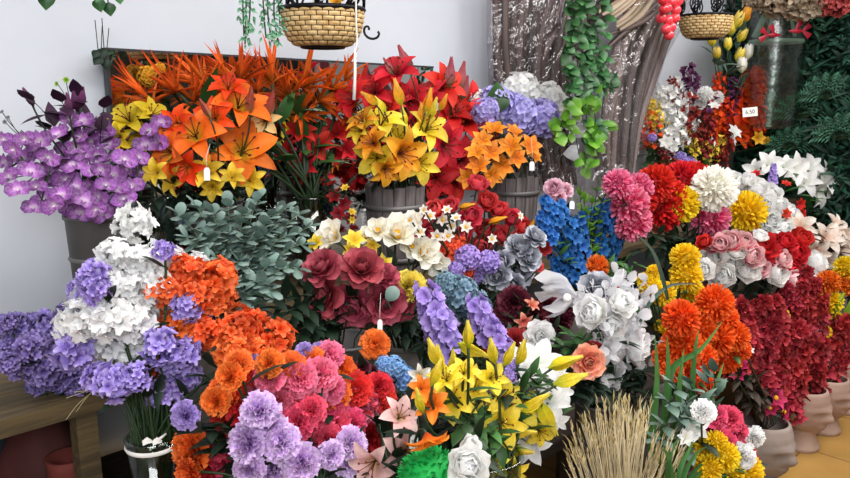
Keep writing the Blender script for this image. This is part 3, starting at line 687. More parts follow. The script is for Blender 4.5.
bunch('ger', 'geranium', 'shaded purple geranium head', 'on the wooden table end', [(18, 326, 30), (40, 328, 38), (30, 348, 34), (52, 346, 36), (12, 346, 26), (44, 368, 38), (66, 366, 38), (26, 368, 32), (6, 324, 24), (86, 376, 32), (58, 378, 30), (62, 332, 28), (10, 362, 26), (36, 382, 26), (76, 384, 26), (66, 314, 24)], 1.46, 'purple_shade', 'gerleft', mul=.85, nleaf=1)
euc = []
tips = [(178, 214), (196, 206), (212, 212), (228, 204), (244, 212), (258, 198), (272, 214), (286, 208), (300, 214), (312, 226), (186, 238), (206, 236), (226, 232), (246, 238), (266, 232), (286, 236), (304, 244), (196, 262), (216, 258), (240, 262), (262, 258), (282, 262), (298, 268), (232, 288), (258, 284), (272, 290), (246, 300)]
for i, lab in enumerate(rank_labels([(a, b, 10) for a, b in tips], 'grey green eucalyptus branch', 'behind the orange geraniums')): euc.append(((*tips[i], 1.22 + .1 * (1 - (tips[i][1] - 200) / 100)), lab))
leafy('eucalyptus_branch', euc, 1.25, 'eucalyptus', 'euc', 'branch', 'eucalyptus branches', .036, .8, n=12, shape='round', stem='stem_pale', sr=.0014)
bunch('rose', 'rose', 'burgundy rose', 'below the cream magnolias', [(320, 266, 36), (362, 266, 38), (322, 296, 40), (353, 306, 40), (386, 304, 38), (384, 274, 28), (404, 308, 26)], 1.20, 'burgundy', 'roseb', mul=1.12, jit=.2, stem='stem_brown', labels=[
    'burgundy rose at the top next to the eucalyptus', 'burgundy rose at the top centre under the yellow and cream blossoms', 'large dark burgundy rose lowest on the eucalyptus side', 'burgundy rose with pointed petals at the bottom centre of its bunch', 'burgundy rose low down beside the pale green disc leaf', 'small burgundy rose half hidden under the golden blossom', 'smallest burgundy rose below the yellow carnation'], group='burgundy roses')
bunch('magn', 'magnolia', 'cream white magnolia', 'above the burgundy roses', [(333, 236, 36), (378, 230, 26), (397, 234, 42), (424, 252, 34), (412, 222, 24), (436, 262, 28), (412, 246, 26), (366, 236, 20)], 1.28, 'cream', 'magn', mul=1.15, inner='flower_heart', jit=.25)
bunch('small', 'golden_blossom', 'golden yellow blossom', 'between the cream magnolias and burgundy roses', [(316, 243, 18), (354, 240, 22), (382, 266, 24), (350, 250, 16), (372, 246, 16)], 1.26, 'yellow_carn', 'magn', mul=1.2)
bunch('carn', 'carnation', 'pale yellow carnation', 'beside the burgundy roses', [(411, 287, 40)], 1.20, 'yellow_carn', 'magn')
bunch('peony', 'rose', 'coral red rose', 'in front of the slatted buckets', [(478, 184, 20), (487, 201, 19), (498, 210, 19), (435, 210, 20), (471, 215, 22), (512, 218, 17), (485, 229, 21), (523, 228, 19), (502, 236, 20), (480, 246, 21), (462, 236, 20), (424, 222, 18), (430, 236, 18), (450, 206, 18), (416, 240, 16), (516, 240, 16)], 1.34, 'coral_rose', 'mix', mul=1.3, leaf='leaf_dark', lsize=.045)
bunch('ger', 'scarlet_cluster', 'scarlet blossom cluster', 'under the coral roses', [(456, 250, 24), (448, 262, 20), (464, 272, 20), (440, 246, 18)], 1.28, 'scarlet_small', 'mix', mul=1.1)
bunch('small', 'narcissus', 'small white narcissus', 'among the coral roses', [(443, 220, 13), (447, 210, 10), (456, 218, 11), (466, 227, 12), (430, 216, 12), (437, 236, 13), (448, 236, 13), (410, 220, 12), (492, 239, 10), (520, 216, 9), (424, 210, 10), (420, 232, 12), (452, 226, 11), (508, 250, 10)], 1.28, 'narcissus', 'mix', mul=1.25, nleaf=0, inner='flower_heart')
bunch('bud', 'mustard_leaf_bud', 'mustard yellow pointed bud', 'beside the blue delphinium and coral roses', [(467, 206, 18, (.8, -.5, .2)), (498, 220, 20, (.7, -.6, .3)), (540, 216, 24), (531, 228, 20)], 1.28, 'mustard', 'mix', 'bud', up=True, nleaf=0)
bunch('mop', 'lilac_cluster', 'lilac blossom cluster', 'under the coral roses', [(468, 258, 26), (488, 262, 24), (478, 272, 22), (456, 270, 18)], 1.24, 'lilac_stock', 'mix', mul=1.1)
bunch('rose', 'rose', 'silver grey rose', 'beside the blue delphinium', [(520, 246, 26), (519, 270, 30), (512, 286, 24), (496, 276, 26), (536, 236, 22), (530, 258, 24), (502, 262, 22)], 1.22, 'grey_rose', 'mix', mul=1.1, leaf='leaf_dark')
bunch('rose', 'rose', 'tiny coral rose', 'between the silver grey roses and the blue delphinium', [(545, 248, 14), (538, 266, 12)], 1.22, 'coral_rose', 'mix', nleaf=0)
bunch('mop', 'hydrangea', 'slate blue hydrangea', 'behind the lilac stock', [(458, 296, 42), (474, 308, 36), (446, 284, 26)], 1.20, 'slate_hyd', 'mix', mul=1.05)
bunch('stock', 'stock', 'lilac stock spike', 'above the front yellow lilies', [(434, 312, 50, (-.25, .25, 1)), (446, 334, 40, (-.2, .2, 1)), (482, 318, 40, (-.3, .2, 1)), (498, 342, 40, (-.35, .3, 1)), (510, 370, 26, (-.1, .1, 1))], 1.02, 'lilac_stock', 'stock', mul=1.15, leaf='leaf', lsize=.05)
bunch('carn', 'carnation', 'dark maroon carnation', 'below the silver grey roses', [(515, 300, 36), (536, 316, 36), (562, 317, 38), (516, 326, 28), (506, 312, 26), (548, 306, 24)], 1.10, 'maroon_carn', 'stock', mul=1.05)
bunch('carn', 'carnation', 'brick red carnation', 'under the dark maroon carnations', [(514, 342, 38), (526, 352, 26)], 1.06, 'brick', 'stock')
bunch('lily', 'lily', 'small salmon lily', 'among the maroon carnations', [(524, 322, 22), (532, 305, 18)], 1.04, 'salmon', 'stock')
bunch('small', 'scarlet_blossom', 'small red orange blossom', 'between the two lilac stock spikes', [(478, 332, 18), (486, 348, 14)], 1.06, 'scarlet_small', 'stock', nleaf=0)
bunch('rose', 'rose', 'small white rose', 'under the maroon carnations', [(540, 336, 30)], 1.0, 'white', 'stock')
bunch('delph', 'delphinium', 'blue delphinium spike', 'beside the pink chrysanthemums', [(552, 212, 36), (564, 222, 44), (578, 238, 46), (590, 226, 40), (606, 232, 40), (612, 250, 34), (556, 240, 40), (572, 258, 40), (560, 274, 34), (594, 252, 38), (546, 228, 32), (604, 214, 30), (584, 268, 28), (618, 238, 28)], 1.22, 'blue', 'blue', up=True, leaf='leaf_mid', lsize=.05, nleaf=4)
bunch('rose', 'rose', 'pale pink rose', 'above the blue delphinium', [(553, 188, 20), (564, 190, 18), (558, 198, 16)], 1.30, 'light_pink', 'blue')
bunch('mum', 'chrysanthemum', 'orange ball chrysanthemum', 'under the blue delphinium', [(597, 267, 25), (610, 288, 17)], 1.12, 'orange_ball', 'blue')
L_ = [(580, 196), (592, 204), (604, 198), (598, 186), (586, 212), (612, 210), (574, 222), (598, 222), (618, 226), (584, 200)]
leafy('yellow_green_sprig', list(zip(L_, rank_labels([(*a, 10) for a in L_], 'yellow green leafy sprig', 'above the blue delphinium'))), 1.19, 'leaf_bright', 'blue', 'sprig', 'yellow green sprigs over the delphinium', .045, .45, n=6)
L_ = [(616, 262), (626, 272), (620, 282), (636, 264), (606, 278), (640, 280)]
leafy('green_sprig', list(zip(L_, rank_labels([(*a, 10) for a in L_], 'fresh green leafy sprig', 'under the pink chrysanthemums'))), 1.08, 'leaf_mid', 'blue', 'sprig', 'fresh green sprigs under the chrysanthemums', .05, .4, n=6)
bunch('mum', 'chrysanthemum', 'pink chrysanthemum', 'in the big chrysanthemum bunch', [(618, 184, 28), (628, 204, 38), (632, 222, 36), (638, 188, 28), (709, 218, 38)], 1.14, 'pink_mum', 'mum', mul=1.12, dY=.02, labels=[
    'pink chrysanthemum highest, next to the wrapped dry fronds', 'large pink chrysanthemum beside the blue delphinium', 'pink chrysanthemum lowest, above the green sprigs', 'pink chrysanthemum half behind the red ones', 'pink chrysanthemum between the white and the yellow ball'], group='pink chrysanthemums')
bunch('mum', 'chrysanthemum', 'red chrysanthemum', 'in the big chrysanthemum bunch', [(656, 184, 36), (682, 182, 38), (660, 208, 44), (640, 198, 32), (668, 196, 34), (694, 178, 30)], 1.16, 'red_mum', 'mum', mul=1.12, dY=.02)
bunch('mum', 'chrysanthemum', 'yellow ball chrysanthemum', 'in the big chrysanthemum bunch', [(681, 204, 34), (745, 212, 38)], 1.12, 'yellow_mum', 'mum', mul=1.12, dY=.01, labels=['yellow chrysanthemum ball between the red and pink ones', 'bright yellow chrysanthemum ball in front of the small white roses'], group='yellow chrysanthemum balls')
bunch('mum', 'chrysanthemum', 'large white chrysanthemum ball', 'between the red chrysanthemums and small white roses', [(714, 189, 42)], 1.07, 'white_mum', 'mum', mul=1.12)
bunch('peony', 'rose', 'small white rose', 'between the chrysanthemums and white lilies', [(738, 184, 24), (757, 188, 26), (772, 194, 22), (765, 206, 22), (780, 206, 20), (772, 220, 20), (764, 230, 20), (784, 228, 22), (729, 176, 16), (748, 180, 18), (792, 214, 18), (776, 236, 18), (754, 200, 20)], 1.24, 'white', 'rightw', mul=1.12, leaf='leaf_mid')
bunch('lily', 'lily', 'white lily', 'by the green foliage wall', [(768, 164, 26), (795, 170, 32), (824, 176, 34), (820, 192, 32), (840, 198, 26), (806, 182, 28), (754, 170, 22), (784, 166, 24), (810, 166, 26)], 1.36, 'white', 'rightl', mul=1.15, leaf='leaf_mid', lsize=.1)
bunch('spike', 'lilac_spike', 'lilac blossom spike', 'among the white lilies', [(773, 176, 24)], 1.3, 'lilac_stock', 'rightw', up=True)
bunch('small', 'red_blossom', 'small red blossom', 'among the small white roses', [(786, 184, 10), (800, 204, 12), (802, 214, 12), (786, 214, 12), (796, 222, 14), (776, 226, 10), (756, 174, 10)], 1.24, 'red_mum', 'rightw', mul=1.2, nleaf=0)
bunch('lily', 'lily', 'blush cream lily', 'at the picture edge by white lilies', [(800, 226, 30), (826, 238, 34), (842, 250, 30), (816, 252, 28), (836, 226, 26), (846, 236, 26), (826, 262, 26), (808, 244, 24)], 1.16, 'blush_lily', 'rightl', mul=1.15, leaf='leaf_brown', nleaf=3, lsize=.09)
bunch('peony', 'rose', 'white rose', 'in the pink and red rose dome', [(712, 258, 28), (703, 270, 24), (722, 276, 28), (747, 270, 28), (776, 273, 28), (736, 252, 20), (816, 264, 28), (808, 282, 22), (822, 294, 20), (730, 262, 22), (760, 236, 16)], 1.0, 'white', 'rightw', mul=1.15, jit=.2, stem='stem_dark')
bunch('peony', 'rose', 'pink rose with pale edges', 'in the rose dome', [(731, 242, 26), (720, 244, 22), (752, 256, 26), (760, 268, 22), (782, 260, 22), (791, 281, 24), (744, 242, 22), (712, 246, 18)], .99, 'pink_peony', 'rightw', mul=1.15, jit=.2, stem='stem_dark')
bunch('peony', 'rose', 'red rose', 'in the pink and white rose dome', [(761, 246, 32), (771, 258, 28), (790, 270, 22), (796, 252, 26), (704, 242, 16), (778, 246, 24), (802, 238, 22), (786, 242, 20), (776, 266, 20)], 1.0, 'red_peony', 'rightw', mul=1.15, jit=.2, stem='stem_dark')

# ---- front step
bunch('carn', 'carnation', 'pink carnation', 'in the big carnation bunch', [(258, 384, 34), (284, 390, 30), (300, 376, 28), (322, 372, 30), (310, 392, 28), (330, 354, 24), (363, 407, 38), (246, 394, 26), (276, 402, 26), (348, 394, 24), (268, 376, 26), (330, 388, 24), (340, 412, 24)], .90, 'pink_carn', 'carn', mul=1.42, nleaf=1, bulge=.06)
bunch('carn', 'carnation', 'hot pink carnation', 'in the big carnation bunch', [(310, 430, 28), (328, 440, 26), (352, 424, 24), (295, 422, 30), (337, 422, 28), (318, 446, 28), (322, 428, 24), (345, 414, 26), (310, 408, 26), (212, 446, 26), (330, 402, 24), (300, 404, 22), (222, 466, 22)], .90, 'hot_pink', 'carn', mul=1.42, nleaf=1, bulge=.06)
bunch('carn', 'carnation', 'red carnation', 'in the big carnation bunch', [(356, 388, 28), (382, 400, 28), (375, 436, 32), (380, 386, 24), (386, 418, 26), (366, 422, 24), (200, 468, 30), (250, 372, 20), (222, 420, 26), (234, 400, 24), (238, 412, 22)], .92, 'red_carn', 'carn', mul=1.42, nleaf=1, bulge=.06)
bunch('carn', 'carnation', 'orange carnation', 'in the big carnation bunch', [(343, 370, 30), (338, 392, 28), (290, 368, 26), (268, 362, 22), (222, 392, 28), (228, 376, 24), (214, 402, 24), (187, 450, 34), (238, 362, 22), (312, 360, 22), (340, 384, 22), (186, 474, 24)], .90, 'orange_carn', 'carn', mul=1.42, nleaf=1, bulge=.05)
bunch('carn', 'carnation', 'single orange carnation', 'standing alone above the carnation bunch', [(375, 344, 30)], .98, 'orange_carn', 'carn', mul=1.1)
bunch('carn', 'carnation', 'pale lilac carnation', 'in the big carnation bunch', [(258, 408, 42), (244, 444, 44), (280, 440, 42), (272, 468, 46), (302, 466, 42), (248, 470, 36), (352, 442, 36), (332, 456, 30), (350, 464, 30), (270, 424, 34)], .84, 'lilac_carn', 'carn', mul=1.05, bulge=.0, nleaf=1, jit=.25)
bunch('carn', 'carnation', 'violet carnation', 'behind the carnation bunch', [(184, 416, 30), (306, 352, 20), (320, 350, 18), (254, 364, 20)], .95, 'violet_carn', 'carn', mul=1.1)
bunch('mop', 'hydrangea', 'light blue hydrangea', 'beside the carnation bunch', [(394, 368, 26), (406, 380, 28), (384, 364, 18)], .96, 'blue_hyd', 'pinkl')
bunch('carn', 'carnation', 'dark maroon carnation', 'between the carnation bunch and light blue hydrangea', [(370, 374, 24), (386, 378, 22), (398, 404, 20), (362, 366, 18)], .98, 'maroon_carn', 'pinkl')
bunch('lily', 'lily', 'pale pink lily', 'beside the bright green moss', [(372, 464, 50), (406, 452, 50), (400, 416, 40)], .78, 'pale_pink_lily', 'pinkl', mul=1.15, inner='stamens', jit=.2, labels=['pale pink lily lowest, touching the carnations', 'pale pink lily with the price tag hanging beside it', 'pale pink lily highest, under the light blue hydrangea'], group='pale pink lilies')
bunch('lily', 'lily', 'orange lily', 'next to the front yellow lilies', [(432, 404, 34), (428, 440, 42, (-.2, -.5, -.7)), (422, 388, 26)], .68, 'orange_side', 'pinkl', mul=1.15, labels=['orange lily opening beside the front yellow lilies', 'orange lily hanging head down over the green moss', 'small orange lily below the cream petals'], group='front orange lilies')
bunch('lily', 'lily', 'cream lily', 'beside the light blue hydrangea', [(420, 376, 26)], .84, 'cream', 'pinkl')
bunch('peony', 'rose', 'large white rose', 'at the bottom beside the green moss', [(468, 466, 46), (470, 446, 24)], .60, 'white', 'ylily', mul=1.1, labels=['large white rose at the bottom edge beside the green moss', 'white rose bud behind the large bottom white rose'])
bunch('lily', 'lily', 'yellow lily', 'in the front yellow bunch', [(452, 398, 44), (474, 388, 38), (480, 420, 46), (502, 424, 44), (504, 398, 38), (522, 408, 38), (446, 378, 32), (510, 470, 34), (494, 464, 28), (492, 378, 30), (466, 412, 34), (540, 432, 28), (464, 372, 28)], .72, 'yellow_lily', 'ylily', mul=1.25, inner='stamens', leaf='leaf_mid', lsize=.05)
bunch('lily', 'lily', 'white lily', 'in the front yellow bunch', [(538, 362, 48), (552, 378, 42), (528, 384, 34), (548, 402, 38), (530, 444, 40), (520, 362, 30), (556, 420, 26), (524, 372, 30), (562, 392, 26)], .76, 'white', 'ylily', mul=1.15, leaf='leaf')
bunch('bud', 'lily_bud', 'yellow lily bud', 'of the front yellow bunch', [(434, 352, 30, (-.3, .25, 1)), (440, 358, 28, (-.15, .1, 1)), (468, 334, 28), (474, 350, 34, (.9, -.6, -.55)), (493, 351, 28), (454, 362, 28), (509, 354, 26, (.3, -.3, 1)), (521, 352, 30), (566, 362, 34, (.9, -.7, .35)), (571, 379, 34, (.9, -.7, .3)), (548, 418, 40, (.35, -.3, -.9)), (534, 402, 34, (.7, -.6, .5)), (521, 432, 30, (.75, -.75, .0)), (514, 450, 38, (.75, -.7, -.15)), (436, 372, 28, (.3, -.2, 1)), (420, 400, 26, (-.2, .2, 1))], .70, 'bud_yellow', 'ylily', 'bud', up=True, nleaf=0, mul=1.1)
bunch('mop', 'lilac_cluster', 'small lilac blossom cluster', 'inside the front yellow lilies', [(508, 376, 20), (512, 364, 16)], .74, 'lilac_stock', 'ylily')
L_ = [(534, 376), (524, 392), (462, 428), (500, 444), (540, 388), (470, 440)]
leafy('green_sprig', list(zip(L_, rank_labels([(*a, 10) for a in L_], 'dark green leafy sprig', 'inside the front yellow lilies'))), .70, 'leaf', 'ylily', 'sprig', 'dark green sprigs in the front yellow lilies', .05, .5, n=5)

bunch('peony', 'rose', 'white rose', 'among the silver sprays', [(592, 312, 36), (622, 304, 30), (636, 346, 38), (612, 324, 30)], .82, 'white', 'silver', mul=1.12, labels=['large white rose beside the gauze bow', 'white rose behind the silver leaves, under the yellow chrysanthemums', 'greyish white rose at the edge of the silver sprays by the orange chrysanthemums', 'white rose in the middle of the silver sprays'], group='white roses in the silver sprays')
bunch('rose', 'rose', 'silver grey rose', 'between the gauze bow and the silver sprays', [(598, 290, 34)], .92, 'grey_rose', 'silver', mul=1.1)
bunch('disc', 'silver_spray', 'silver white disc leaf spray', 'behind the wheat', [(622, 290, 44), (606, 300, 40), (630, 312, 46), (612, 336, 46), (606, 358, 44), (628, 336, 44), (596, 376, 44), (618, 362, 36), (640, 300, 36), (642, 352, 40), (600, 332, 36), (586, 300, 30), (604, 384, 30)], .85, 'silver', 'silver', 'leaf spray', up=True, nleaf=0, sr=.0015, stem='stem_pale', mul=1.1)
bunch('lily', 'lily', 'silver white lily', 'among the silver sprays', [(608, 318, 34), (626, 330, 30), (606, 350, 30), (622, 286, 26), (636, 322, 24), (614, 372, 24)], .84, 'silver', 'silver', mul=1.1, nleaf=0)
bunch('rose', 'rose', 'salmon pink rose', 'next to the yellow lily buds', [(589, 362, 32)], .80, 'salmon', 'silver', mul=1.05)
bunch('rose', 'rose', 'dark red rosebud', 'above the salmon pink rose', [(594, 350, 18)], .82, 'deep_red', 'silver')
L_ = [(572, 336), (586, 340), (562, 346), (578, 350), (650, 306), (640, 318)]
leafy('green_sprig', list(zip(L_, rank_labels([(*a, 10) for a in L_], 'mid green leafy sprig', 'beside the silver sprays'))), .90, 'leaf_mid', 'silver', 'sprig', 'mid green sprigs by the silver sprays', .06, .5, n=5)
bunch('mum', 'chrysanthemum', 'yellow chrysanthemum', 'above the orange chrysanthemums', [(685, 258, 28), (686, 276, 30), (690, 292, 26), (650, 286, 22), (663, 294, 24), (645, 280, 15), (698, 306, 24), (662, 326, 14), (654, 272, 14)], .88, 'yellow_mum', 'ymum', mul=1.1, leaf='leaf_mid', dY=.02)
bunch('mop', 'blue_cluster', 'tiny blue blossom cluster', 'beside the yellow chrysanthemums', [(656, 272, 12), (646, 296, 12), (640, 290, 10)], .9, 'blue', 'ymum')
bunch('mum', 'chrysanthemum', 'orange chrysanthemum', 'over the grey green leaves', [(715, 303, 34), (724, 318, 26), (681, 318, 34), (682, 346, 38), (716, 338, 34), (734, 336, 28), (700, 360, 32), (726, 358, 28), (668, 358, 28), (700, 330, 30), (672, 372, 22), (708, 388, 20), (690, 372, 24), (740, 350, 20)], .74, 'orange_mum', 'omum', mul=1.12, leaf='leaf_mid', dY=.03)

# bottom right group
bunch('carn', 'carnation', 'magenta carnation', 'beside the clay head pots', [(714, 414, 22), (730, 418, 22), (708, 426, 20), (722, 444, 22), (736, 446, 20), (716, 432, 18), (740, 430, 16)], .575, 'hot_pink', 'btmr', mul=1.4, leaf='leaf')
bunch('carn', 'carnation', 'cream white carnation', 'beside the clay head pots', [(729, 432, 24), (756, 438, 19), (742, 458, 26), (704, 410, 20)], .565, 'white', 'btmr', mul=1.3)
bunch('small', 'daisy', 'pure white pointed blossom', 'by the grey green leaves', [(695, 427, 26), (686, 438, 16)], .565, 'white', 'btmr', mul=1.25)
bunch('mum', 'chrysanthemum', 'yellow chrysanthemum', 'at the bottom beside the wheat', [(704, 450, 26), (724, 456, 24), (742, 472, 32), (716, 442, 18), (728, 470, 24), (708, 468, 22)], .565, 'yellow_mum', 'btmr', mul=1.3)
bunch('carn', 'carnation', 'red carnation', 'beside the clay head pots', [(749, 452, 16), (754, 460, 14)], .60, 'red_carn', 'btmr')
bunch('carn', 'carnation', 'lilac white carnation', 'at the bottom edge among green blades', [(690, 466, 20), (718, 476, 14)], .58, 'lilac_carn', 'btmr')
L_ = [(672, 384), (690, 384), (708, 378), (714, 372), (664, 400), (696, 398), (676, 412), (660, 424), (688, 418), (656, 440), (704, 414)]
leafy('grey_leaf_branch', list(zip(L_, rank_labels([(*a, 10) for a in L_], 'grey green broad leaf branch', 'between wheat and orange chrysanthemums'))), .62, 'leaf_grey', 'btmr', 'branch', 'grey green leaf branches by the wheat', .055, .55, n=5, opp=True)
def blades(name, polys, Y, mat, base, labels, group, W):
    for pl, lab in zip(polys, labels):
        pts = smooth([PY(a, b, Y) for a, b in pl], 5); mb = MB(); rows = []; uvs = []; K = len(pts)
        for i, p in enumerate(pts):
            s = i / (K - 1); w = W * max(.04, (1 - s ** 2.2)) * (.6 + .4 * min(1, s * 3)); d = (pts[min(K - 1, i + 1)] - pts[max(0, i - 1)]).normalized(); sd = d.cross(Vector((.6, .7, -.1))).normalized(); nn = sd.cross(d)
            rows.append([p - sd * w, p + nn * w * .35, p + sd * w]); uvs += [(.3, s)] * 3
        mb.grid(rows, uvs); o = obj(name, mb, mat); tag(o, lab, 'leaf', group)
bp = [[(688, 500), (690, 440), (694, 360), (699, 330)], [(672, 500), (676, 430), (680, 380), (684, 348)], [(662, 500), (664, 430), (668, 370), (667, 335)], [(700, 480), (704, 420), (716, 385), (724, 362)], [(650, 500), (652, 440), (657, 380), (655, 335)], [(668, 420), (672, 370), (700, 350), (722, 322)]]
blades('sword_leaf', bp, .64, 'leaf_mid', None, rank_labels([(p[-1][0], p[-1][1], 10) for p in bp], 'long upright green sword leaf', 'between wheat and orange chrysanthemums'), 'green sword leaves', .009)
bp = [[(640, 322), (652, 300), (672, 285), (697, 284)], [(668, 300), (662, 276), (652, 250), (634, 232)]]
blades('pale_blade', bp, .80, 'leaf_grey', None, ['pale green pointed blade lying across the yellow chrysanthemums', 'long pale grey green blade pointing up at the pink chrysanthemums'], 'pale blades', .006)
bp = [[(684, 500), (690, 478), (704, 462), (722, 448)], [(676, 500), (680, 470), (688, 452), (694, 440)], [(692, 500), (700, 480), (716, 468), (730, 462)], [(668, 500), (668, 470), (672, 450), (680, 436)], [(698, 500), (706, 484), (722, 476), (738, 474)], [(680, 505), (684, 476), (696, 454), (708, 446)], [(672, 505), (672, 480), (668, 456), (660, 446)], [(690, 505), (694, 480), (704, 470), (716, 458)]]
blades('grass_blade', bp, .56, 'leaf_mid', None, rank_labels([(p[-1][0], p[-1][1], 10) for p in bp], 'short green grass blade', 'by the bottom yellow chrysanthemums'), 'green grass blades', .006)

# wheat
c = PY(622, 560, .64); c.z = max(c.z, ZF + .01)
e = thing('wheat_bundle', (c.x, c.y, ZF), 'bundle of dry pale wheat stalks standing in front of the silver sprays', 'wheat')
ms, mh_ = MB(), MB()
for i in range(190):
    px = U(566, 694); u = (px - 628) / 64.0; py = 412 + 34 * u * u + U(-14, 30) + (18 if px > 650 else 0); y = .62 + U(-.07, .07)
    tip = PY(px, py, y); a = U(0, 6.3); r = .035 * sqrt(RND()); b = Vector((c.x + cos(a) * r, c.y + sin(a) * r, ZF + .02))
    pts = bez([b, b.lerp(tip, .5) + Vector((0, 0, .05)), tip], 6); tube(ms, pts, .0016, 3, .0008, ux=RND(), cap=False)
    d = (tip - pts[-2]).normalized()
    for k in range(4):
        leaf_blade(mh_, tip - d * (.014 * k), d + Vector((U(-.2, .2), U(-.2, .2), U(-.1, .1))), U(.02, .035), .0032, shape='lance', nu=2)
o = obj('stalk', ms, 'wheat', e); o['kind'] = 'stuff'
o = obj('ear', mh_, 'wheat', e); o['kind'] = 'stuff'
mb = MB(); lathe(mb, [(.05, .08), (.053, .09), (.05, .10)], 16, Vector((c.x, c.y, ZF))); obj('tie', mb, 'cord_white', e)
# small dry grass by the table leg
e = thing('dry_grass_tuft', PY(88, 396, 1.40), 'thin dry grass tuft sticking out by the wooden table leg', 'grass')
mb = MB(); b0 = PY(104, 384, 1.40)
for pl in ([(104, 384), (84, 392), (66, 398)], [(104, 384), (80, 402), (66, 420)], [(104, 384), (88, 396), (76, 412)], [(104, 384), (90, 390), (74, 392)]): tube(mb, smooth([PY(a, b, 1.40) for a, b in pl], 4), .0012, 3, .0006)
obj('stalk', mb, 'wheat', e)

# ---- clay head pots and the crimson plumes
def head_fn(v, a, H, face):
    z = v.z / H; d = (a - face + pi) % (2 * pi) - pi; g = lambda x, s: math.exp(-(x / s) ** 2)
    k = 0.0
    if z > .3:
        k += .020 * g(d, .16) * g(z - .58, .07) + .012 * g(d, .12) * g(z - .66, .06)      # nose
        k -= .012 * (g(d - .42, .2) + g(d + .42, .2)) * g(z - .66, .045)                   # eye sockets
        k += .006 * (g(d - .42, .13) + g(d + .42, .13)) * g(z - .655, .025)                # lids
        k += .008 * g(d, .7) * g(z - .74, .035)                                            # brow
        k += .009 * g(d, .28) * g(z - .455, .022) + .009 * g(d, .24) * g(z - .415, .022)   # lips
        k += .012 * g(d, .4) * g(z - .35, .05)                                             # chin
        k += .012 * (g(d - 1.55, .13) + g(d + 1.55, .13)) * g(z - .58, .08)                # ears
    r = Vector((v.x, v.y, 0)); n = r.normalized() if r.length > 1e-5 else r
    return v + n * k * 1.4 * (H / .25)
def head_pot(px, py, sc_, label, mat, face, p=None):
    p = p or (CAM + ray(px, py) * (-CAM.z / ray(px, py).z)); H = .25 * sc_
    e = thing('head_pot', (p.x, p.y, 0), label, 'pot', 'clay head pots on the floor')
    prof = [(.005, 0), (.066, 0), (.070, .012), (.062, .03), (.052, .06), (.052, .085), (.068, .10), (.082, .12), (.090, .15), (.093, .18), (.090, .215), (.080, .245), (.072, .25), (.070, .245), (.082, .21), (.05, .17), (.004, .17)]
    full = []
    for (r0, z0), (r1, z1) in zip(prof, prof[1:]):
        for k in range(4): full.append(((r0 + (r1 - r0) * k / 4) * sc_, (z0 + (z1 - z0) * k / 4) * sc_))
    full.append((prof[-1][0] * sc_, prof[-1][1] * sc_))
    mb = MB(); n_out = 4 * 12
    lathe(mb, full[:n_out], 56, Vector((p.x, p.y, 0)), lambda v, a: head_fn(v, a, H, face)); obj('head', mb, mat, e)
    mb = MB(); lathe(mb, full[n_out - 1:], 56, Vector((p.x, p.y, 0))); obj('rim', mb, mat, e)
    return Vector((p.x, p.y, H)), .07 * sc_, .17 * sc_
pa = head_pot(757, 492, 1.15, 'largest clay head pot, closest to the pink and yellow flowers', 'clay_grey', radians(-100))
pb = head_pot(800, 446, 1.05, 'clay head pot standing in the middle of the row on the tiles', 'clay', radians(-100))
pc = head_pot(823, 430, 1.0, 'clay head pot second from the far end of the row', 'clay', radians(-100))
pd = head_pot(844, 410, 1.0, 'clay head pot at the far end of the row by the picture edge', 'clay', radians(-100))
VASES['pa'], VASES['pb'], VASES['pc'], VASES['pd'] = pa, pb, pc, pd
heads = [(712, 322, 40), (730, 330, 44), (748, 338, 44), (766, 330, 44), (744, 358, 44), (760, 366, 46), (776, 352, 46), (756, 308, 36)]
heads += [(704, 340, 34), (752, 384, 40), (770, 392, 38)]
A_ = [(702, 326, 36), (716, 342, 40), (722, 316, 38), (728, 354, 40), (736, 336, 40), (712, 306, 30), (740, 322, 40), (758, 316, 40), (776, 322, 42), (744, 344, 46), (764, 342, 46), (784, 346, 48), (752, 366, 46), (772, 370, 48), (792, 372, 48), (766, 390, 42), (786, 396, 40)]
Bh = [(796, 318, 40), (812, 330, 44), (828, 338, 44), (806, 352, 46), (824, 360, 46), (810, 378, 44), (830, 376, 40), (800, 336, 44), (840, 354, 36), (806, 396, 34), (840, 370, 32)]
Ch = [(800, 284, 30), (808, 298, 32), (798, 302, 34), (812, 312, 32), (790, 296, 28)]
bunch('plume', 'crimson_plume', 'crimson plume', 'over the largest head pot', A_, .93, 'crimson', 'pa', up=True, jit=.9, mul=1.15, leaf='crimson', nleaf=2, stem='stem_brown')
bunch('plume', 'crimson_plume', 'crimson plume', 'over the middle head pot', Bh, .95, 'crimson', 'pb', up=True, jit=.9, mul=1.15, leaf='crimson', nleaf=2, stem='stem_brown')
bunch('plume', 'crimson_plume', 'tall crimson plume', 'touching the rose dome', Ch, .98, 'crimson', 'pb', up=True, jit=.9, mul=1.15, nleaf=1, stem='stem_brown')
bunch('small', 'magenta_blossom', 'dark pink blossom', 'hanging below the crimson plumes over the head pots', [(776, 398, 22), (784, 412, 20), (770, 408, 16), (740, 366, 18), (738, 376, 16)], .86, 'magenta_fill', 'pa', mul=1.2, inner='flower_heart')
bunch('small', 'white_petal_blossom', 'small white blossom', 'between the orange chrysanthemums and crimson plumes', [(744, 341, 9), (750, 350, 10)], .84, 'white', 'pa', nleaf=0)
L_ = [(744, 372), (752, 384), (738, 390), (758, 396), (748, 402), (736, 376)]
leafy('brown_leaf_branch', list(zip(L_, rank_labels([(*a, 10) for a in L_], 'dark brown leaf branch', 'above the largest head pot'))), .88, 'leaf_brown', 'pa', 'branch', 'dark brown branches over the largest pot', .08, .4, n=6)
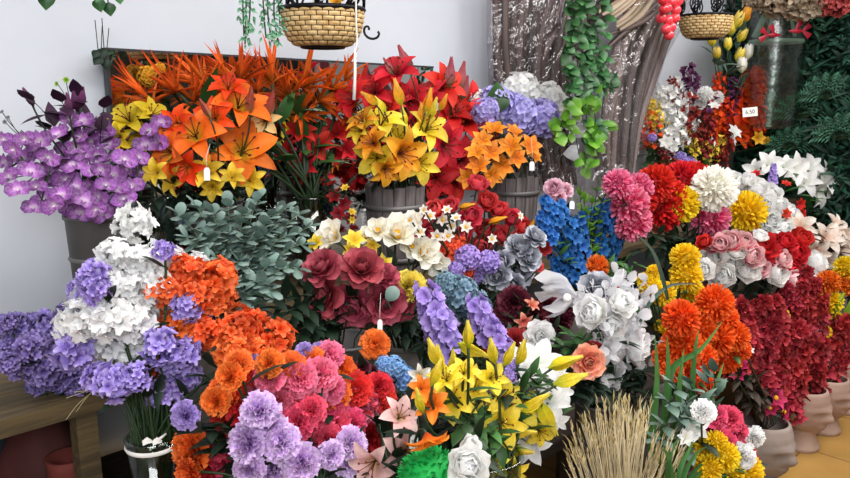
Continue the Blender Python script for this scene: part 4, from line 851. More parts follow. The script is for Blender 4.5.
bunch('mum', 'chrysanthemum', 'orange chrysanthemum', 'at the picture edge beside the rose dome', [(828, 282, 22), (846, 282, 26), (842, 340, 24), (848, 356, 20)], .98, 'orange_side', 'pc', mul=1.1)
bunch('mum', 'chrysanthemum', 'yellow chrysanthemum', 'at the picture edge above the crimson plumes', [(828, 302, 26), (846, 268, 22), (834, 322, 20), (816, 326, 15), (846, 326, 18), (782, 316, 14), (824, 332, 14)], .97, 'yellow_mum', 'pd', mul=1.1)
bunch('bud', 'green_bud', 'bright green pointed bud', 'at the picture edge over the crimson plumes', [(838, 304, 26, (.3, -.3, 1)), (846, 312, 26, (.3, -.2, 1))], .94, 'bud_green', 'pd', 'bud', nleaf=0)

# dark foliage between the bunches
def filler(specs, Y, mat, vase, where, ls=.07, desc='dark green leaf branch', wr=.4, n=7):
    leafy('dark_leaf_branch', list(zip(specs, rank_labels([(*a[:2], 10) for a in specs], desc, where))), Y, mat, vase, 'branch', f'{desc}es {where}', ls, wr, n=n)
filler([(150, 205), (176, 198), (200, 196), (232, 196), (256, 192), (130, 214)], 1.68, 'leaf_dark', 'orange', 'under the orange lilies')
filler([(356, 176), (376, 182), (408, 182), (350, 160), (425, 184)], 1.68, 'leaf_dark', 'yellow', 'under the yellow lilies', .05)
filler([(268, 300), (286, 312), (300, 296), (310, 330), (296, 338), (280, 326)], 1.18, 'leaf_dark', 'roseb', 'between eucalyptus and burgundy roses')
filler([(416, 318), (406, 336), (424, 340), (398, 326), (418, 304), (428, 356)], 1.16, 'leaf_dark', 'magn', 'under the yellow carnation', .06)
filler([(650, 236), (672, 240), (690, 238), (664, 256), (706, 246), (640, 250), (720, 236)], 1.12, 'leaf_dark', 'mum', 'under the red chrysanthemums', .08)
filler([(724, 298), (744, 296), (764, 296), (780, 300), (736, 308), (754, 312)], 1.04, 'leaf_dark', 'rightw', 'under the rose dome', .08)
filler([(576, 372), (590, 392), (610, 396), (632, 380), (646, 374), (570, 396), (626, 402), (648, 400)], .84, 'leaf_dark', 'silver', 'between yellow buds and wheat', .07)
filler([(560, 330), (548, 350), (556, 344)], 1.0, 'leaf_dark', 'stock', 'beside the small white rose', .05)
filler([(230, 430), (220, 440), (236, 460), (206, 430)], .95, 'leaf_dark', 'carn', 'inside the carnation bunch', .06)
filler([(440, 430), (452, 440), (430, 420), (488, 446), (444, 456), (508, 440)], .76, 'leaf_dark', 'ylily', 'under the front yellow lilies', .06)
filler([(644, 142), (656, 150), (668, 160), (650, 162), (640, 156), (684, 166), (700, 168)], 1.78, 'leaf', 'mixr', 'under the mixed corner bunch', .09, 'round green leaf branch', .8)
filler([(800, 208), (816, 216), (808, 228)], 1.34, 'leaf_dark', 'rightl', 'under the white lilies', .1)
filler([(824, 244), (836, 242), (812, 240), (846, 262)], 1.13, 'leaf_brown', 'rightl', 'among the blush cream lilies', .09, 'brown leaf branch')

# ---- mixed small flowers near the corner
W_ = 'in the mixed corner bunch'
bunch('airy', 'filler_spray', 'orange red filler spray', W_, [(640, 128, 30), (648, 118, 26), (720, 118, 26), (712, 128, 24), (716, 90, 22)], 1.78, 'orange_deep', 'mixr', up=True, mul=1.5)
bunch('airy', 'filler_spray', 'yellow filler spray', W_, [(650, 108, 24), (656, 116, 22), (700, 148, 24), (692, 156, 22), (712, 152, 22), (684, 142, 20), (644, 116, 18)], 1.77, 'yellow_carn', 'mixr', up=True, mul=1.5)
bunch('airy', 'filler_spray', 'white filler spray', W_, [(668, 112, 34), (676, 128, 34), (666, 130, 30), (672, 96, 26), (660, 100, 22), (680, 112, 26), (668, 142, 20), (690, 134, 20)], 1.76, 'white', 'mixr', up=True, mul=1.5)
bunch('airy', 'filler_spray', 'dark red filler spray', W_, [(690, 118, 32), (696, 130, 28), (674, 90, 18), (704, 114, 26), (720, 156, 26), (726, 142, 22), (706, 138, 26), (664, 154, 18)], 1.76, 'brick', 'mixr', up=True, mul=1.5)
bunch('airy', 'filler_spray', 'purple filler spray', W_, [(694, 90, 34), (728, 98, 26), (732, 108, 24)], 1.80, 'dark_plum', 'mixr', up=True, mul=1.5)
bunch('plume', 'orange_plume', 'tall orange red plume', 'behind the white price card', [(746, 104, 54, (.3, -.1, 1)), (738, 120, 44, (.1, -.1, 1)), (752, 92, 40, (.4, -.2, 1)), (750, 124, 30, (.5, -.3, .6))], 1.74, 'orange_deep', 'mixr', mul=1.15)
bunch('mum', 'white_ball_flower', 'round white ball flower', W_, [(705, 94, 16), (717, 98, 14), (700, 104, 12)], 1.72, 'white', 'mixr', nleaf=0)
bunch('small', 'white_blossom', 'white blossom', W_, [(734, 132, 16), (666, 142, 14), (672, 146, 13), (732, 140, 12), (714, 106, 12), (712, 142, 10)], 1.70, 'white', 'mixr', nleaf=0, mul=1.2)
bunch('mop', 'blue_violet_cluster', 'blue violet blossom cluster', W_, [(680, 158, 14), (689, 164, 16), (652, 138, 10)], 1.70, 'purple_geranium', 'mixr', nleaf=0)
bunch('small', 'golden_blossom', 'golden yellow daisy', 'in front of the foliage wall', [(758, 138, 14), (766, 141, 10)], 1.64, 'mustard', 'mixr', nleaf=1, mul=1.2)
bunch('tulip', 'tulip', 'yellow tulip', 'beside the far hanging basket', [(738, 20, 15), (731, 28, 13), (742, 35, 13), (712, 39, 13), (717, 53, 11), (740, 55, 13), (728, 44, 11), (722, 32, 10)], 1.70, 'tulip_yellow', 'tulip', up=True, leaf='leaf_grey', nleaf=4, lsize=.11, mul=1.45, spread=.3)
bunch('tulip', 'tulip', 'white tulip', 'beside the far hanging basket', [(748, 52, 14), (742, 65, 14)], 1.68, 'tulip_white', 'tulip', up=True, leaf='leaf_grey', nleaf=3, lsize=.11, mul=1.4, labels=['white tulip near the clear fish bag, upper one', 'white tulip near the clear fish bag, lower one'])
bunch('tulip', 'tulip', 'orange tulip', 'topmost beside the clear fish bag', [(746, 15, 14)], 1.68, 'bud_orange', 'tulip', up=True, leaf='leaf_grey', nleaf=3, lsize=.11, mul=1.4)

# ---- wall mirror
yl = 1.955; a = PY(107, 50, yl); b = PY(432, 68, yl); zt = (a.z + b.z) / 2; zb = ZB + .02
t = thing('wall_mirror', ((a.x + b.x) / 2, 1.97, zb), 'frameless mirror with thin dark edge leaning on the white wall behind the lilies', 'mirror')
def quad_slab(name, pts, y0, y1, mat):
    mb = MB(); mb.flat = True; n = len(pts); vs = [(x, y0, z) for x, z in pts] + [(x, y1, z) for x, z in pts]
    mb.add(vs, [tuple(range(n)), tuple(reversed(range(n, 2 * n)))] + [(i, i + n, (i + 1) % n + n, (i + 1) % n) for i in range(n)], [(.5, .5)] * (2 * n)); return obj(name, mb, mat, t)
quad_slab('mirror_glass', [(a.x, zb), (b.x, zb), (b.x, b.z), (a.x, a.z)], yl, yl + .012, 'mirror_glass')
for (p, q) in (((a.x, a.z), (b.x, b.z)),): quad_slab('edge', [(p[0] - .006, p[1]), (q[0] + .006, q[1]), (q[0] + .006, q[1] + .006), (p[0] - .006, p[1] + .006)], yl - .004, yl + .02, 'mirror_frame')
for x, z in ((a.x, a.z), (b.x, b.z)): quad_slab('edge', [(x - .006, zb), (x + .002, zb), (x + .002, z), (x - .006, z)], yl - .004, yl + .02, 'mirror_frame')

# ---- wrapped dry fronds on the wall
def fronds(polys, Y, mat, w, parent, n):
    for pl in polys:
        y = Y + U(-.05, .05); pts = smooth([PY(x + U(-3, 3), yy, y) for x, yy in pl], 5); mb = MB(); rows = []; uvs = []; K = len(pts); ux = RND()
        for i, p in enumerate(pts):
            s = i / (K - 1); d = (pts[min(K - 1, i + 1)] - pts[max(0, i - 1)]).normalized(); sd = d.cross(Vector((.5, .8, 0))).normalized(); nn = sd.cross(d); ww = w * (.55 + .45 * sin(pi * s)) * (1 + .15 * sin(s * 9 + ux * 6))
            rows.append([p - sd * ww, p - sd * ww * .4 - nn * ww * .5, p + sd * ww * .4 - nn * ww * .4, p + sd * ww]); uvs += [(ux, .2), (ux, .9), (ux, .6), (ux, .1)]
        mb.grid(rows, uvs); obj('dried_frond', mb, mat, parent)
def wrapper(poly, Y, bulge, parent):
    """crumpled clear sheet round the bundle, from a left and a right outline"""
    mb = MB(); rows = []; uvs = []; n = 14
    for (xl, yl_), (xr, yr) in poly:
        l, r = PY(xl, yl_, Y), PY(xr, yr, Y); row = []
        for j in range(2 * n):
            a = 2 * pi * j / (2 * n); c_ = (l + r) / 2; hx = (r - l) / 2
            row.append(c_ + hx * cos(a) * U(.97, 1.04) + Vector((.2, 1, 0)) * (-bulge * sin(a)) * U(.9, 1.1)); uvs.append((j / n, .5))
        rows.append(row)
    mb.grid(rows, uvs, True); return obj('cellophane_wrap', mb, 'cellophane', parent)
t = thing('frond_bundle', PY(545, 170, 1.84), 'upright bundle of dark brown dry fronds wrapped in clear film against the wall', 'dried plant bundle')
P1 = []
for i in range(17):
    q = i / 16; P1.append([(512 + 62 * q, 185), (502 + 62 * q, 110), (494 + 70 * q, 50), (494 + 92 * q, -25)])
for i in range(14):
    q = i / 13; P1.append([(528 + 34 * q, 175), (536 + 30 * q, 95), (552 + 34 * q, 40), (592 + 40 * q, -8)])
fronds(P1, 1.88, 'dry_frond', .02, t, 0)
wrapper([((508, 190), (584, 190)), ((500, 140), (582, 140)), ((491, 90), (580, 90)), ((488, 45), (590, 45)), ((488, 0), (606, 5)), ((490, -30), (620, -30))], 1.87, .07, t)
t = thing('frond_bundle', PY(618, 185, 1.7), 'slanting bundle of grey brown dry fronds wrapped in shiny film beside the red berries', 'dried plant bundle')
P2 = []
for i in range(18):
    q = i / 17; P2.append([(606 + 26 * q, 190), (606 + 34 * q, 130), (612 + 42 * q, 70), (626 + 46 * q, 20), (640 + 58 * q, -25)])
fronds(P2, 1.74, 'dry_frond_b', .02, t, 0)
wrapper([((600, 195), (634, 190)), ((597, 150), (642, 140)), ((600, 105), (650, 100)), ((608, 60), (662, 60)), ((624, 15), (684, 20)), ((634, -25), (700, -20))], 1.73, .07, t)
t = thing('frond_bundle', PY(625, 0, 1.72), 'bundle of beige dried petals and dark sticks hanging at the top between ivy and berries', 'dried plant bundle')
fronds([[(598 + 4 * i, 12 + 3 * i), (616 + 4 * i, 2 + 2 * i), (640 + 3 * i, -14)] for i in range(7)], 1.66, 'dried_beige', .012, t, 0)
fronds([[(592, 62), (618, 36), (660, 4)], [(600, 52), (640, 18), (668, -8)], [(612, 34), (642, 22), (664, 6)]], 1.66, 'dry_frond', .012, t, 0)
# film cuff round the bouquet beside the second slatted bucket
t = thing('film_sleeve', PY(560, 230, 1.5), 'empty clear film sleeve behind the pale pink roses', 'film sleeve')
wrapper([((566, 250), (604, 250)), ((556, 215), (612, 215)), ((548, 185), (622, 180)), ((544, 165), (626, 165))], 1.5, .06, t)

# ---- ivy
def vine(name, polys, Y, mat, lsize, per, label, group, wr=.9, cat='vine', shape='leaf', down=.7):
    t = thing(name, PY(*polys[0][0], Y), label, cat, group); ms, ml = MB(), MB()
    for pl in polys:
        pts = smooth([PY(x, y, Y + U(-.02, .02)) for x, y in pl], 6); tube(ms, pts, .0018, 4)
        n = max(3, int(per * len(pts)))
        for i in range(n):
            p = pts[int(i / n * len(pts))] + Vector((U(-1, 1), U(-1, 1), U(-.6, .6))) * lsize * .55; d = Vector((U(-1, 1), U(-1.1, .2), -down + U(-.4, .5))).normalized()
            leaf_blade(ml, p, d, lsize * U(.6, 1.2), lsize * wr * U(.6, 1.2), Vector((-.5, -.7, .4)), nu=3, droop=.3, shape=shape)
    obj('stem', ms, 'stem', t); obj('leaves', ml, mat, t); return t
g = 'ivy vines hanging in front of the wrapped fronds'
vine('ivy_vine', [[(572, -20), (574, 30), (570, 60), (576, 100)]], 1.58, 'leaf_ivy', .052, 3.6, 'leafy green ivy vine hanging over the upright frond bundle, outer strand', g)
vine('ivy_vine', [[(586, -20), (588, 40), (584, 90), (590, 140)]], 1.56, 'leaf_ivy', .052, 3.6, 'leafy green ivy vine in the middle, hanging past the lilac hydrangeas', g)
vine('ivy_vine', [[(600, -20), (598, 40), (604, 70), (606, 85)]], 1.55, 'leaf_ivy', .052, 3.2, 'short ivy vine on the side of the slanting frond bundle', g)
vine('ivy_vine', [[(588, 90), (572, 106), (562, 122), (560, 135)]], 1.50, 'leaf_bright', .055, 1.0, 'ivy sprig with round leaves hanging beside the white hydrangea', g)
vine('ivy_vine', [[(590, 95), (596, 125), (590, 145), (584, 168)]], 1.50, 'leaf_bright', .055, 1.6, 'bright yellow green ivy end hanging lowest above the blue delphinium', g)
vine('ivy_vine', [[(585, 100), (575, 120), (578, 150)]], 1.62, 'silver', .06, 1.0, 'white variegated ivy strand behind the bright ivy end', g)
def fixpx(name, leaves, Y, label, mat='leaf_ivy'):
    t = thing(name, PY(leaves[0][0], leaves[0][1] - 20, Y), label, 'vine', 'ivy tips at the top of the picture'); ml, ms = MB(), MB()
    for x, y, L, dx in leaves:
        p = PY(x, y, Y); d = PY(x + dx, y + 10, Y) - p; s = L * DEP(p) / FPX
        leaf_blade(ml, p, d, s, s * .95, Vector((-.5, -.8, .2)), nu=5, nv=4, droop=.2); tube(ms, [p, PY(x + U(-4, 4), y - 30, Y + .01)] if Y > 1.9 else [p, Vector((p.x, p.y, 2.8))], .0012, 4)
    obj('stem', ms, 'stem', t); obj('leaves', ml, mat, t)
fixpx('ivy_tip', [(46, -8, 18, 0), (42, -14, 16, -8)], 1.4, 'ivy tip with one leaf at the top over the white wall')
fixpx('ivy_tip', [(97, -2, 14, 3), (108, 2, 14, 2), (118, -8, 12, 2), (100, -8, 12, -4)], 1.4, 'ivy tip with three leaves at the top over the mirror corner')
fixpx('hanging_leaf_sprig', [(98, 50, 10, -6), (104, 48, 12, -3), (101, 56, 12, -8), (106, 58, 12, 0)], 1.93, 'dark leaf sprig hooked on the mirror corner', 'leaf_dark')
g = 'mint green trailing plants beside the near basket'
vine('trailing_plant', [[(246, -20), (246, 10), (245, 44)], [(242, -20), (243, 10), (244, 36)], [(250, -20), (250, 10), (248, 32)]], 1.5, 'leaf_mint', .02, 2.2, 'mint green trailing plant strand hanging over the wall, outer one', g, .35)
vine('trailing_plant', [[(268, -20), (268, 15), (272, 42)], [(262, -20), (264, 15), (266, 38)], [(275, -20), (274, 15), (278, 40)], [(279, -20), (279, 5), (280, 26)]], 1.5, 'leaf_mint', .02, 2.2, 'mint green trailing plant touching the near wicker basket', g, .35)

# ---- hanging baskets
def basket(px, py, Y, wpx, hpx, label, key):
    top = PY(px, py, Y); s = DEP(top) / FPX; R = wpx * s / 2; H = hpx * s
    t = thing('hanging_basket', (top.x, top.y, top.z - H), label, 'basket', 'wicker hanging baskets')
    prof = lambda z: R * (.52 + .48 * sqrt(max(0, 1 - (1 - z) ** 2.2)))
    mb = MB(); rowsN = 8; n = 44; hh = H / rowsN
    for i in range(rowsN):
        z0 = (i + .5) / rowsN
        for j in range(n):
            if (i + j) % 2: continue
            rows = []; uvs = []
            for k in range(7):
                q = k / 6; a = 2 * pi * (j - .42 + 1.84 * q) / n; bump = .035 * R * sin(pi * q) + .008 * R
                row = []
                for m_ in range(4):
                    zz = (z0 - .42 / rowsN + .84 / rowsN * m_ / 3); r = prof(zz) + bump * (1 if 0 < m_ < 3 else .55)
                    row.append(Vector((top.x + cos(a) * r, top.y + sin(a) * r, top.z - H + zz * H))); uvs.append((.5, .5))
                rows.append(row)
            mb.grid(rows, uvs)
    obj('wicker_weave', mb, 'wicker', t)
    mb = MB(); lathe(mb, [(.004, 0)] + [(prof(k / 10) * .985, H * k / 10) for k in range(11)] + [(prof(1) * .95, H), (.004, H * .5)], 28, Vector((top.x, top.y, top.z - H))); obj('liner', mb, 'wicker_gap', t)
    for z, r_ in ((0, prof(0)), (H, R * 1.02)):
        mb = MB(); tube(mb, [Vector((top.x + cos(k * pi / 12) * r_, top.y + sin(k * pi / 12) * r_, top.z - H + z)) for k in range(25)], .004 if z == 0 else .006, 5, cap=False); obj('iron_ring', mb, 'black_iron', t)
    hr = H * .95
    for k in range(8):
        a = 2 * pi * k / 8; mb = MB(); c_ = Vector((top.x + cos(a) * R * 1.02, top.y + sin(a) * R * 1.02, top.z)); tg = Vector((-sin(a), cos(a), 0)); pts = []
        for i in range(25):
            q = i / 24; th = q * 2 * pi * 1.6; r = R * .26 * (1 - .62 * q); pts.append(c_ + tg * (cos(th) * r) + Vector((0, 0, hr * .5 + sin(th) * r * 1.2)))
        tube(mb, [c_, pts[0]] + pts, .0035, 4); tube(mb, [c_, c_ + Vector((0, 0, hr))], .0035, 4); obj('iron_scroll', mb, 'black_iron', t)
    mb = MB(); tube(mb, [Vector((top.x + cos(k * pi / 12) * R * 1.02, top.y + sin(k * pi / 12) * R * 1.02, top.z + hr)) for k in range(25)], .005, 5, cap=False); obj('iron_ring', mb, 'black_iron', t)
    for k in range(3):
        a = 2 * pi * k / 3; mb = MB(); tube(mb, [Vector((top.x + cos(a) * R, top.y + sin(a) * R, top.z + hr)), Vector((top.x, top.y, 2.45))], .0015, 4); obj('chain', mb, 'black_iron', t)
    mb = MB(); tube(mb, [Vector((top.x, top.y, 2.45)), Vector((top.x, top.y, 2.8))], .002, 4); obj('hook', mb, 'black_iron', t)
    VASES[key] = (Vector((top.x, top.y, top.z)), R * .5, top.z - H * .7); return t, top, R, H
t, top, R, H = basket(322, 10, 1.5, 82, 36, 'near wicker basket in black scrolled iron, hanging over the spiky orange flowers', 'basket')
mb = MB(); c_ = PY(364, 30, 1.46); tube(mb, [c_ + Vector((h * cos(k) * .012 - .0, -h * cos(k) * .012, sin(k) * .012)) + Vector((h, -h, 0)) * .004 * k - Vector((0, 0, .002 * k)) for k in [i * .5 for i in range(16)]], .003, 4); obj('iron_curl', mb, 'black_iron', t)
bunch('small', 'basket_blossom', 'golden yellow blossom', 'inside the near hanging basket', [(336, 2, 16)], 1.44, 'mustard', 'basket', nleaf=1)
bunch('small', 'basket_blossom', 'white blossom', 'inside the near hanging basket', [(318, 0, 16), (350, -2, 14)], 1.44, 'white', 'basket', nleaf=1, labels=['white blossom in the near hanging basket, centre', 'white blossom in the near hanging basket, beside the hook'])
t = thing('white_string', PY(357, -10, 1.38), 'white cord hanging down from the near basket with a rolled paper end', 'cord')
mb = MB(); tube(mb, smooth([PY(356, -120, 1.38), PY(356, 10, 1.38), PY(357, 40, 1.38), PY(355, 52, 1.38)], 4), .0022, 5); obj('cord', mb, 'cord_white', t)
mb = MB(); tube(mb, [PY(355, 48, 1.38), PY(355, 75, 1.38), PY(354, 100, 1.38)], .003, 6, .0045); obj('rolled_paper', mb, 'ribbon_white', t)
basket(706, 16, 1.5, 50, 22, 'far wicker basket in black scrolled iron, hanging beside the red berries', 'basket2')
# red berries
t = thing('berry_cluster', PY(668, -10, 1.45), 'hanging cluster of shiny red berries beside the far basket', 'berries')
mb = MB(); tube(mb, smooth([Vector((PY(668, -10, 1.46).x, 1.46, 2.8)), PY(668, -10, 1.46), PY(669, 30, 1.46)], 4), .003, 4); obj('stem', mb, 'stem', t)
for (x, y) in [(663, 0), (672, 2), (667, 8), (676, 10), (661, 18), (668, 20), (675, 18), (671, 27), (666, 29), (669, 35), (664, 9), (672, -6), (664, -8), (678, 1)]:
    mb = MB(); p = PY(x, y, 1.45 + U(-.015, .015)); ball(mb, p, 5.2 * DEP(p) / FPX, 12, 8); obj('berry', mb, 'berry', t)

# ---- clear fish bag, dried bouquet, foliage wall
top = PX(776, 40, 4.35); s = DEP(top) / FPX; Rb = 27 * s; zt = PX(776, -20, 4.35).z; zb_ = PX(776, 128, 4.35).z; zw = PX(776, 40, 4.35).z
t = thing('clear_bag', (top.x, top.y, zb_), 'tall clear plastic bag with milky liquid level hanging before the foliage wall', 'bag')
mb = MB(); lathe(mb, [(Rb * k_, zb_ + (zt - zb_) * q) for q, k_ in ((0, .9), (.15, 1.0), (.4, 1.0), (.6, 1.02), (.75, 1.0), (.9, .8), (1.0, .25))], 28, Vector((top.x, top.y, 0)), lambda v, a: v * 1.0 + Vector((cos(3 * a), sin(5 * a), 0)) * .006); obj('film', mb, 'bag_plastic', t)
mb = MB(); lathe(mb, [(.004, zw + .01), (Rb * .94, zw), (Rb * .96, zw - .012), (Rb * .92, zw - .02), (.004, zw - .012)], 28, Vector((top.x, top.y, 0))); obj('liquid_surface', mb, 'gauze', t)
mb = MB(); tube(mb, [Vector((top.x, top.y, zt)), Vector((top.x, top.y, 2.8))], .004, 5); obj('cord', mb, 'cord_white', t)
for k in range(5):
    mb = MB(); a = U(0, 6.3); tube(mb, [Vector((top.x, top.y, zt)), Vector((top.x + cos(a) * Rb * .6, top.y + sin(a) * Rb * .6, zw + .1)), Vector((top.x + cos(a) * Rb * .8, top.y + sin(a) * Rb * .8, zw + .02))], .005, 4, .012); obj('film_fold', mb, 'gauze', t)
for (x, y, dirx, lab) in ((774, 35, -1, 'red toy fish in the clear bag, the one nearer the tulips, fins raised'), (796, 31, 1, 'red toy fish in the clear bag, its wide tail towards the foliage wall')):
    p = PX(x, y, 4.35 - Rb * 1.08); t = thing('red_fish', p, lab, 'fish figure', 'red fish in the clear bag'); ax = -RGT * dirx; L = 14 * s
    mb = MB(); M = frame(p, ax); prof = [(max(.02, sin(pi * q) ** .7 * (.30 if q < .6 else .26)) * L * .55, (q - .5) * L) for q in [i / 10 for i in range(11)]]
    rows = [[M @ Vector((r * cos(2 * pi * j / 10) * .6, r * sin(2 * pi * j / 10), z)) for j in range(10)] for r, z in prof]; mb.grid(rows, [(.5, .5)] * 110, True); obj('body', mb, 'fish_red', t)
    for nm, b0, ds in (('tail_fin', p - ax * L * .45, ((-ax * 1 + Vector((0, 0, .9))), (-ax * 1 - Vector((0, 0, .7))))), ('dorsal_fin', p + Vector((0, 0, L * .1)), ((-ax * .5 + Vector((0, 0, 1))),))):
        mb = MB()
        for d in ds: leaf_blade(mb, b0, d, L * .62, L * .42, Vector((-.7, -.6, 0)), shape='fan', nu=3, droop=.1)
        obj(nm, mb, 'fish_red', t)
p0 = PX(795, -4, 4.2)
t = thing('dried_bouquet', p0, 'hanging bouquet of beige dried flowers above the clear bag', 'dried bouquet')
for (x, y, sz, mt) in [(760, -6, 26, 'dried_beige'), (775, -4, 30, 'dried_beige'), (790, -2, 30, 'dried_beige'), (805, 0, 30, 'dried_beige'), (818, -2, 28, 'dried_beige'), (830, 0, 26, 'dried_red'), (838, 2, 22, 'dried_red'), (784, -14, 30, 'dried_beige'), (812, -14, 30, 'dried_beige')]:
    p = PX(x, y, 4.2); link('bloom', bloom_mesh('ger', mt), t, frame(p, (-.6, -.3, -.5), U(0, 6), sz * 1.2 * DEP(p) / FPX))
mb = MB(); tube(mb, [p0, Vector((p0.x, p0.y, 2.8))], .004, 4); obj('cord', mb, 'cord_white', t)
mb = MB()
for i in range(6500):
    y = U(.75, 1.98); z = U(.75, 2.75); p = Vector((4.66 - U(.0, .1), y, z)); d = Vector((U(-1, -.1), U(-1, 1), U(-.8, 1))).normalized()
    leaf_blade(mb, p, d, U(.06, .15), U(.012, .035), Vector((-1, 0, .4)), nu=3, droop=.6)
o = obj('foliage_wall', mb, 'leaf_wall'); tag(o, 'dense dark green artificial foliage covering the far side wall', 'foliage', kind='stuff')
mb = MB(); box(mb, (4.665, .7, .7), (4.698, 1.995, 2.78)); o = obj('foliage_backing', mb, 'leaf_wall'); tag(o, 'dark green backing board behind the artificial foliage', 'board')
g = 'fern fronds on the foliage wall'
def fern(px, py, L, lab):
    p = PX(px, py, 4.5); t = thing('fern_frond', p, lab, 'fern', g); mb = MB(); ms = MB()
    for k in range(9):
        a = -1.2 + 2.4 * k / 8; d = (RGT * sin(a) + UPV * cos(a) * .8 - FWD * .3).normalized() * L; pts = bez([p, p + d * .6, p + d - Vector((0, 0, L * .25))], 8); tube(ms, pts, .002, 3)
        for q in pts[2:]:
            for sgn in (1, -1): leaf_blade(mb, q, d.normalized() * .6 + sgn * d.cross(FWD).normalized(), L * .3, L * .06, Vector((-.7, -.5, .5)), nu=2)
    obj('stem', ms, 'stem', t); obj('leaves', mb, 'leaf_ferns', t)
P3('leaf_ferns', '#183c2e', '#28563f', '#4c8468', trans=.15, var=.5)
for x, y, L, lab in ((800, 118, .17, 'fern frond on the foliage wall nearest the clear bag'), (826, 100, .17, 'fern frond on the foliage wall, topmost of the ferns'), (838, 140, .17, 'fern frond on the foliage wall at the picture edge'), (788, 150, .15, 'fern frond on the foliage wall directly above the white lilies')): fern(x, y, L, lab)
vine('foliage_garland', [[(815 + 0, -10), (814, 40), (818, 80), (812, 105)], [(825, -5), (824, 50), (826, 90)]], 1.45, 'leaf_wall', .07, 2.2, 'dark leafy garland hanging from the dried bouquet before the foliage wall', 'garland', .45)

# ---- gauze bow, moss, tags, ribbon
t = thing('gauze_bow', PY(560, 300, .98), 'white dotted gauze bow between silver roses and maroon carnations', 'bow')
def sheet(ps, name):
    mb = MB(); rows = []; uvs = []
    for i, (l, r) in enumerate(ps):
        a, b = PY(*l, .92 - .008 * i), PY(*r, .92 - .008 * i); rows.append([a.lerp(b, j / 8) + Vector((0, -1, 0)) * (.008 * sin(j * 1.9 + i) + .022 * sin(pi * j / 8)) for j in range(9)]); uvs += [(.5, .5)] * 9
    mb.grid(rows, uvs); obj(name, mb, 'gauze', t)
sheet([((568, 300), (572, 292)), ((550, 296), (562, 274)), ((538, 302), (548, 270)), ((534, 294), (536, 278))], 'loop')
sheet([((564, 296), (566, 306)), ((576, 290), (578, 308)), ((586, 294), (584, 312)), ((590, 300), (586, 308))], 'loop')
sheet([((560, 296), (570, 300)), ((548, 304), (560, 312)), ((540, 306), (548, 318))], 'tail')
mb = MB(); ball(mb, PY(567, 298, .88), .010, 10, 6); obj('knot', mb, 'ribbon_white', t)
t = thing('moss_ball', PY(432, 480, .66), 'bright green moss ball at the bottom edge', 'moss'); c_ = PY(430, 480, .66)
mb = MB(); ball(mb, c_, .042, 12, 8); obj('core', mb, 'moss', t)
mb = MB()
for d in sphere_dirs(420, -.9): leaf_blade(mb, c_ + d * .036, d + Vector((U(-.5, .5), U(-.5, .5), U(-.5, .5))), .014, .006, nu=2)
obj('tufts', mb, 'moss', t)
p = PY(432, 480, .66); mb = MB(); lathe(mb, [(.004, ZF), (.03, ZF), (.035, c_.z - .03), (.028, c_.z - .03), (.004, ZF + .01)], 18, Vector((c_.x, c_.y, 0))); e = thing('moss_pot', (c_.x, c_.y, ZF), 'small stone pot under the bright green moss ball', 'pot'); obj('body', mb, 'stone_grey', e)
mb = MB(); lathe(mb, [(.034, c_.z - .036), (.038, c_.z - .033), (.034, c_.z - .03)], 18, Vector((c_.x, c_.y, 0))); obj('rim', mb, 'stone_grey', e)
def price_tag(px, py, Y, wpx, hpx, lab, tilt=0., text=None, cord=True):
    p = PY(px, py, Y); s = DEP(p) / FPX; n = Vector((-h, -h, .1)).normalized(); x = (RGT * cos(tilt) + UPV * sin(tilt)); x = (x - n * x.dot(n)).normalized(); y = n.cross(x)
    t = thing('price_tag', p, lab, 'tag', 'white price tags'); w, hh = wpx * s / 2, hpx * s / 2
    mb = MB(); mb.flat = True; vs = [p + x * a * w + y * b * hh + n * c for c in (-.0006, .0006) for a, b in ((-1, -1), (1, -1), (1, .6), (.5, 1), (-.5, 1), (-1, .6))] if cord else [p + x * a * w + y * b * hh + n * c for c in (-.0006, .0006) for a, b in ((-1, -1), (1, -1), (1, 0), (1, 1), (-1, 1), (-1, 0))]
    mb.add(vs, [tuple(reversed(range(6))), tuple(range(6, 12))] + [(i, (i + 1) % 6, (i + 1) % 6 + 6, i + 6) for i in range(6)], [(.5, .5)] * 12); obj('card', mb, 'tag_paper', t)
    if cord: mb = MB(); tube(mb, [p + y * hh * .9, p + y * (hh + 10 * s) + n * .004, p + y * (hh + 24 * s) - n * .03], .0006, 4); obj('string', mb, 'cord_white', t)
    if text:
        c = bpy.data.curves.new('price', 'FONT'); c.body = text; c.size = hpx * s * (.62 if not cord else .42); c.align_x = 'CENTER'; c.align_y = 'CENTER'; c.extrude = .0002
        q_ = bpy.data.objects.new('price', c); COL.objects.link(q_); c.materials.append(PM['ink']); bpy.context.view_layer.update()
        me = bpy.data.meshes.new_from_object(q_.evaluated_get(bpy.context.evaluated_depsgraph_get())); bpy.data.objects.remove(q_)
        o = bpy.data.objects.new('printed_price', me); COL.objects.link(o)
        M = Matrix((x, y, n)).transposed().to_4x4(); M.translation = p + n * .0012; o.matrix_world = M; o.parent = t; o.matrix_parent_inverse = Matrix.Translation(-t.location)
price_tag(750, 112, 1.62, 15, 9, 'white price card on the tall orange red plume', .1, '6.50', False)
price_tag(207, 174, 1.5, 6, 13, 'pale price tag on the olive yellow lilies')
price_tag(380, 325, 1.10, 5, 11, 'white price tag below the burgundy roses', .0)
price_tag(414, 442, .72, 8, 14, 'white price tag on the pale pink lilies', -.1, '50')
price_tag(572, 205, 1.14, 5, 8, 'white price tag on the blue delphinium')
price_tag(532, 166, 1.5, 5, 9, 'white price tag on the apricot blossoms')
v = VASES['ger']; t = thing('ribbon_bow', v[0], 'small white ribbon bow tied round the stems in the glass vase', 'bow')
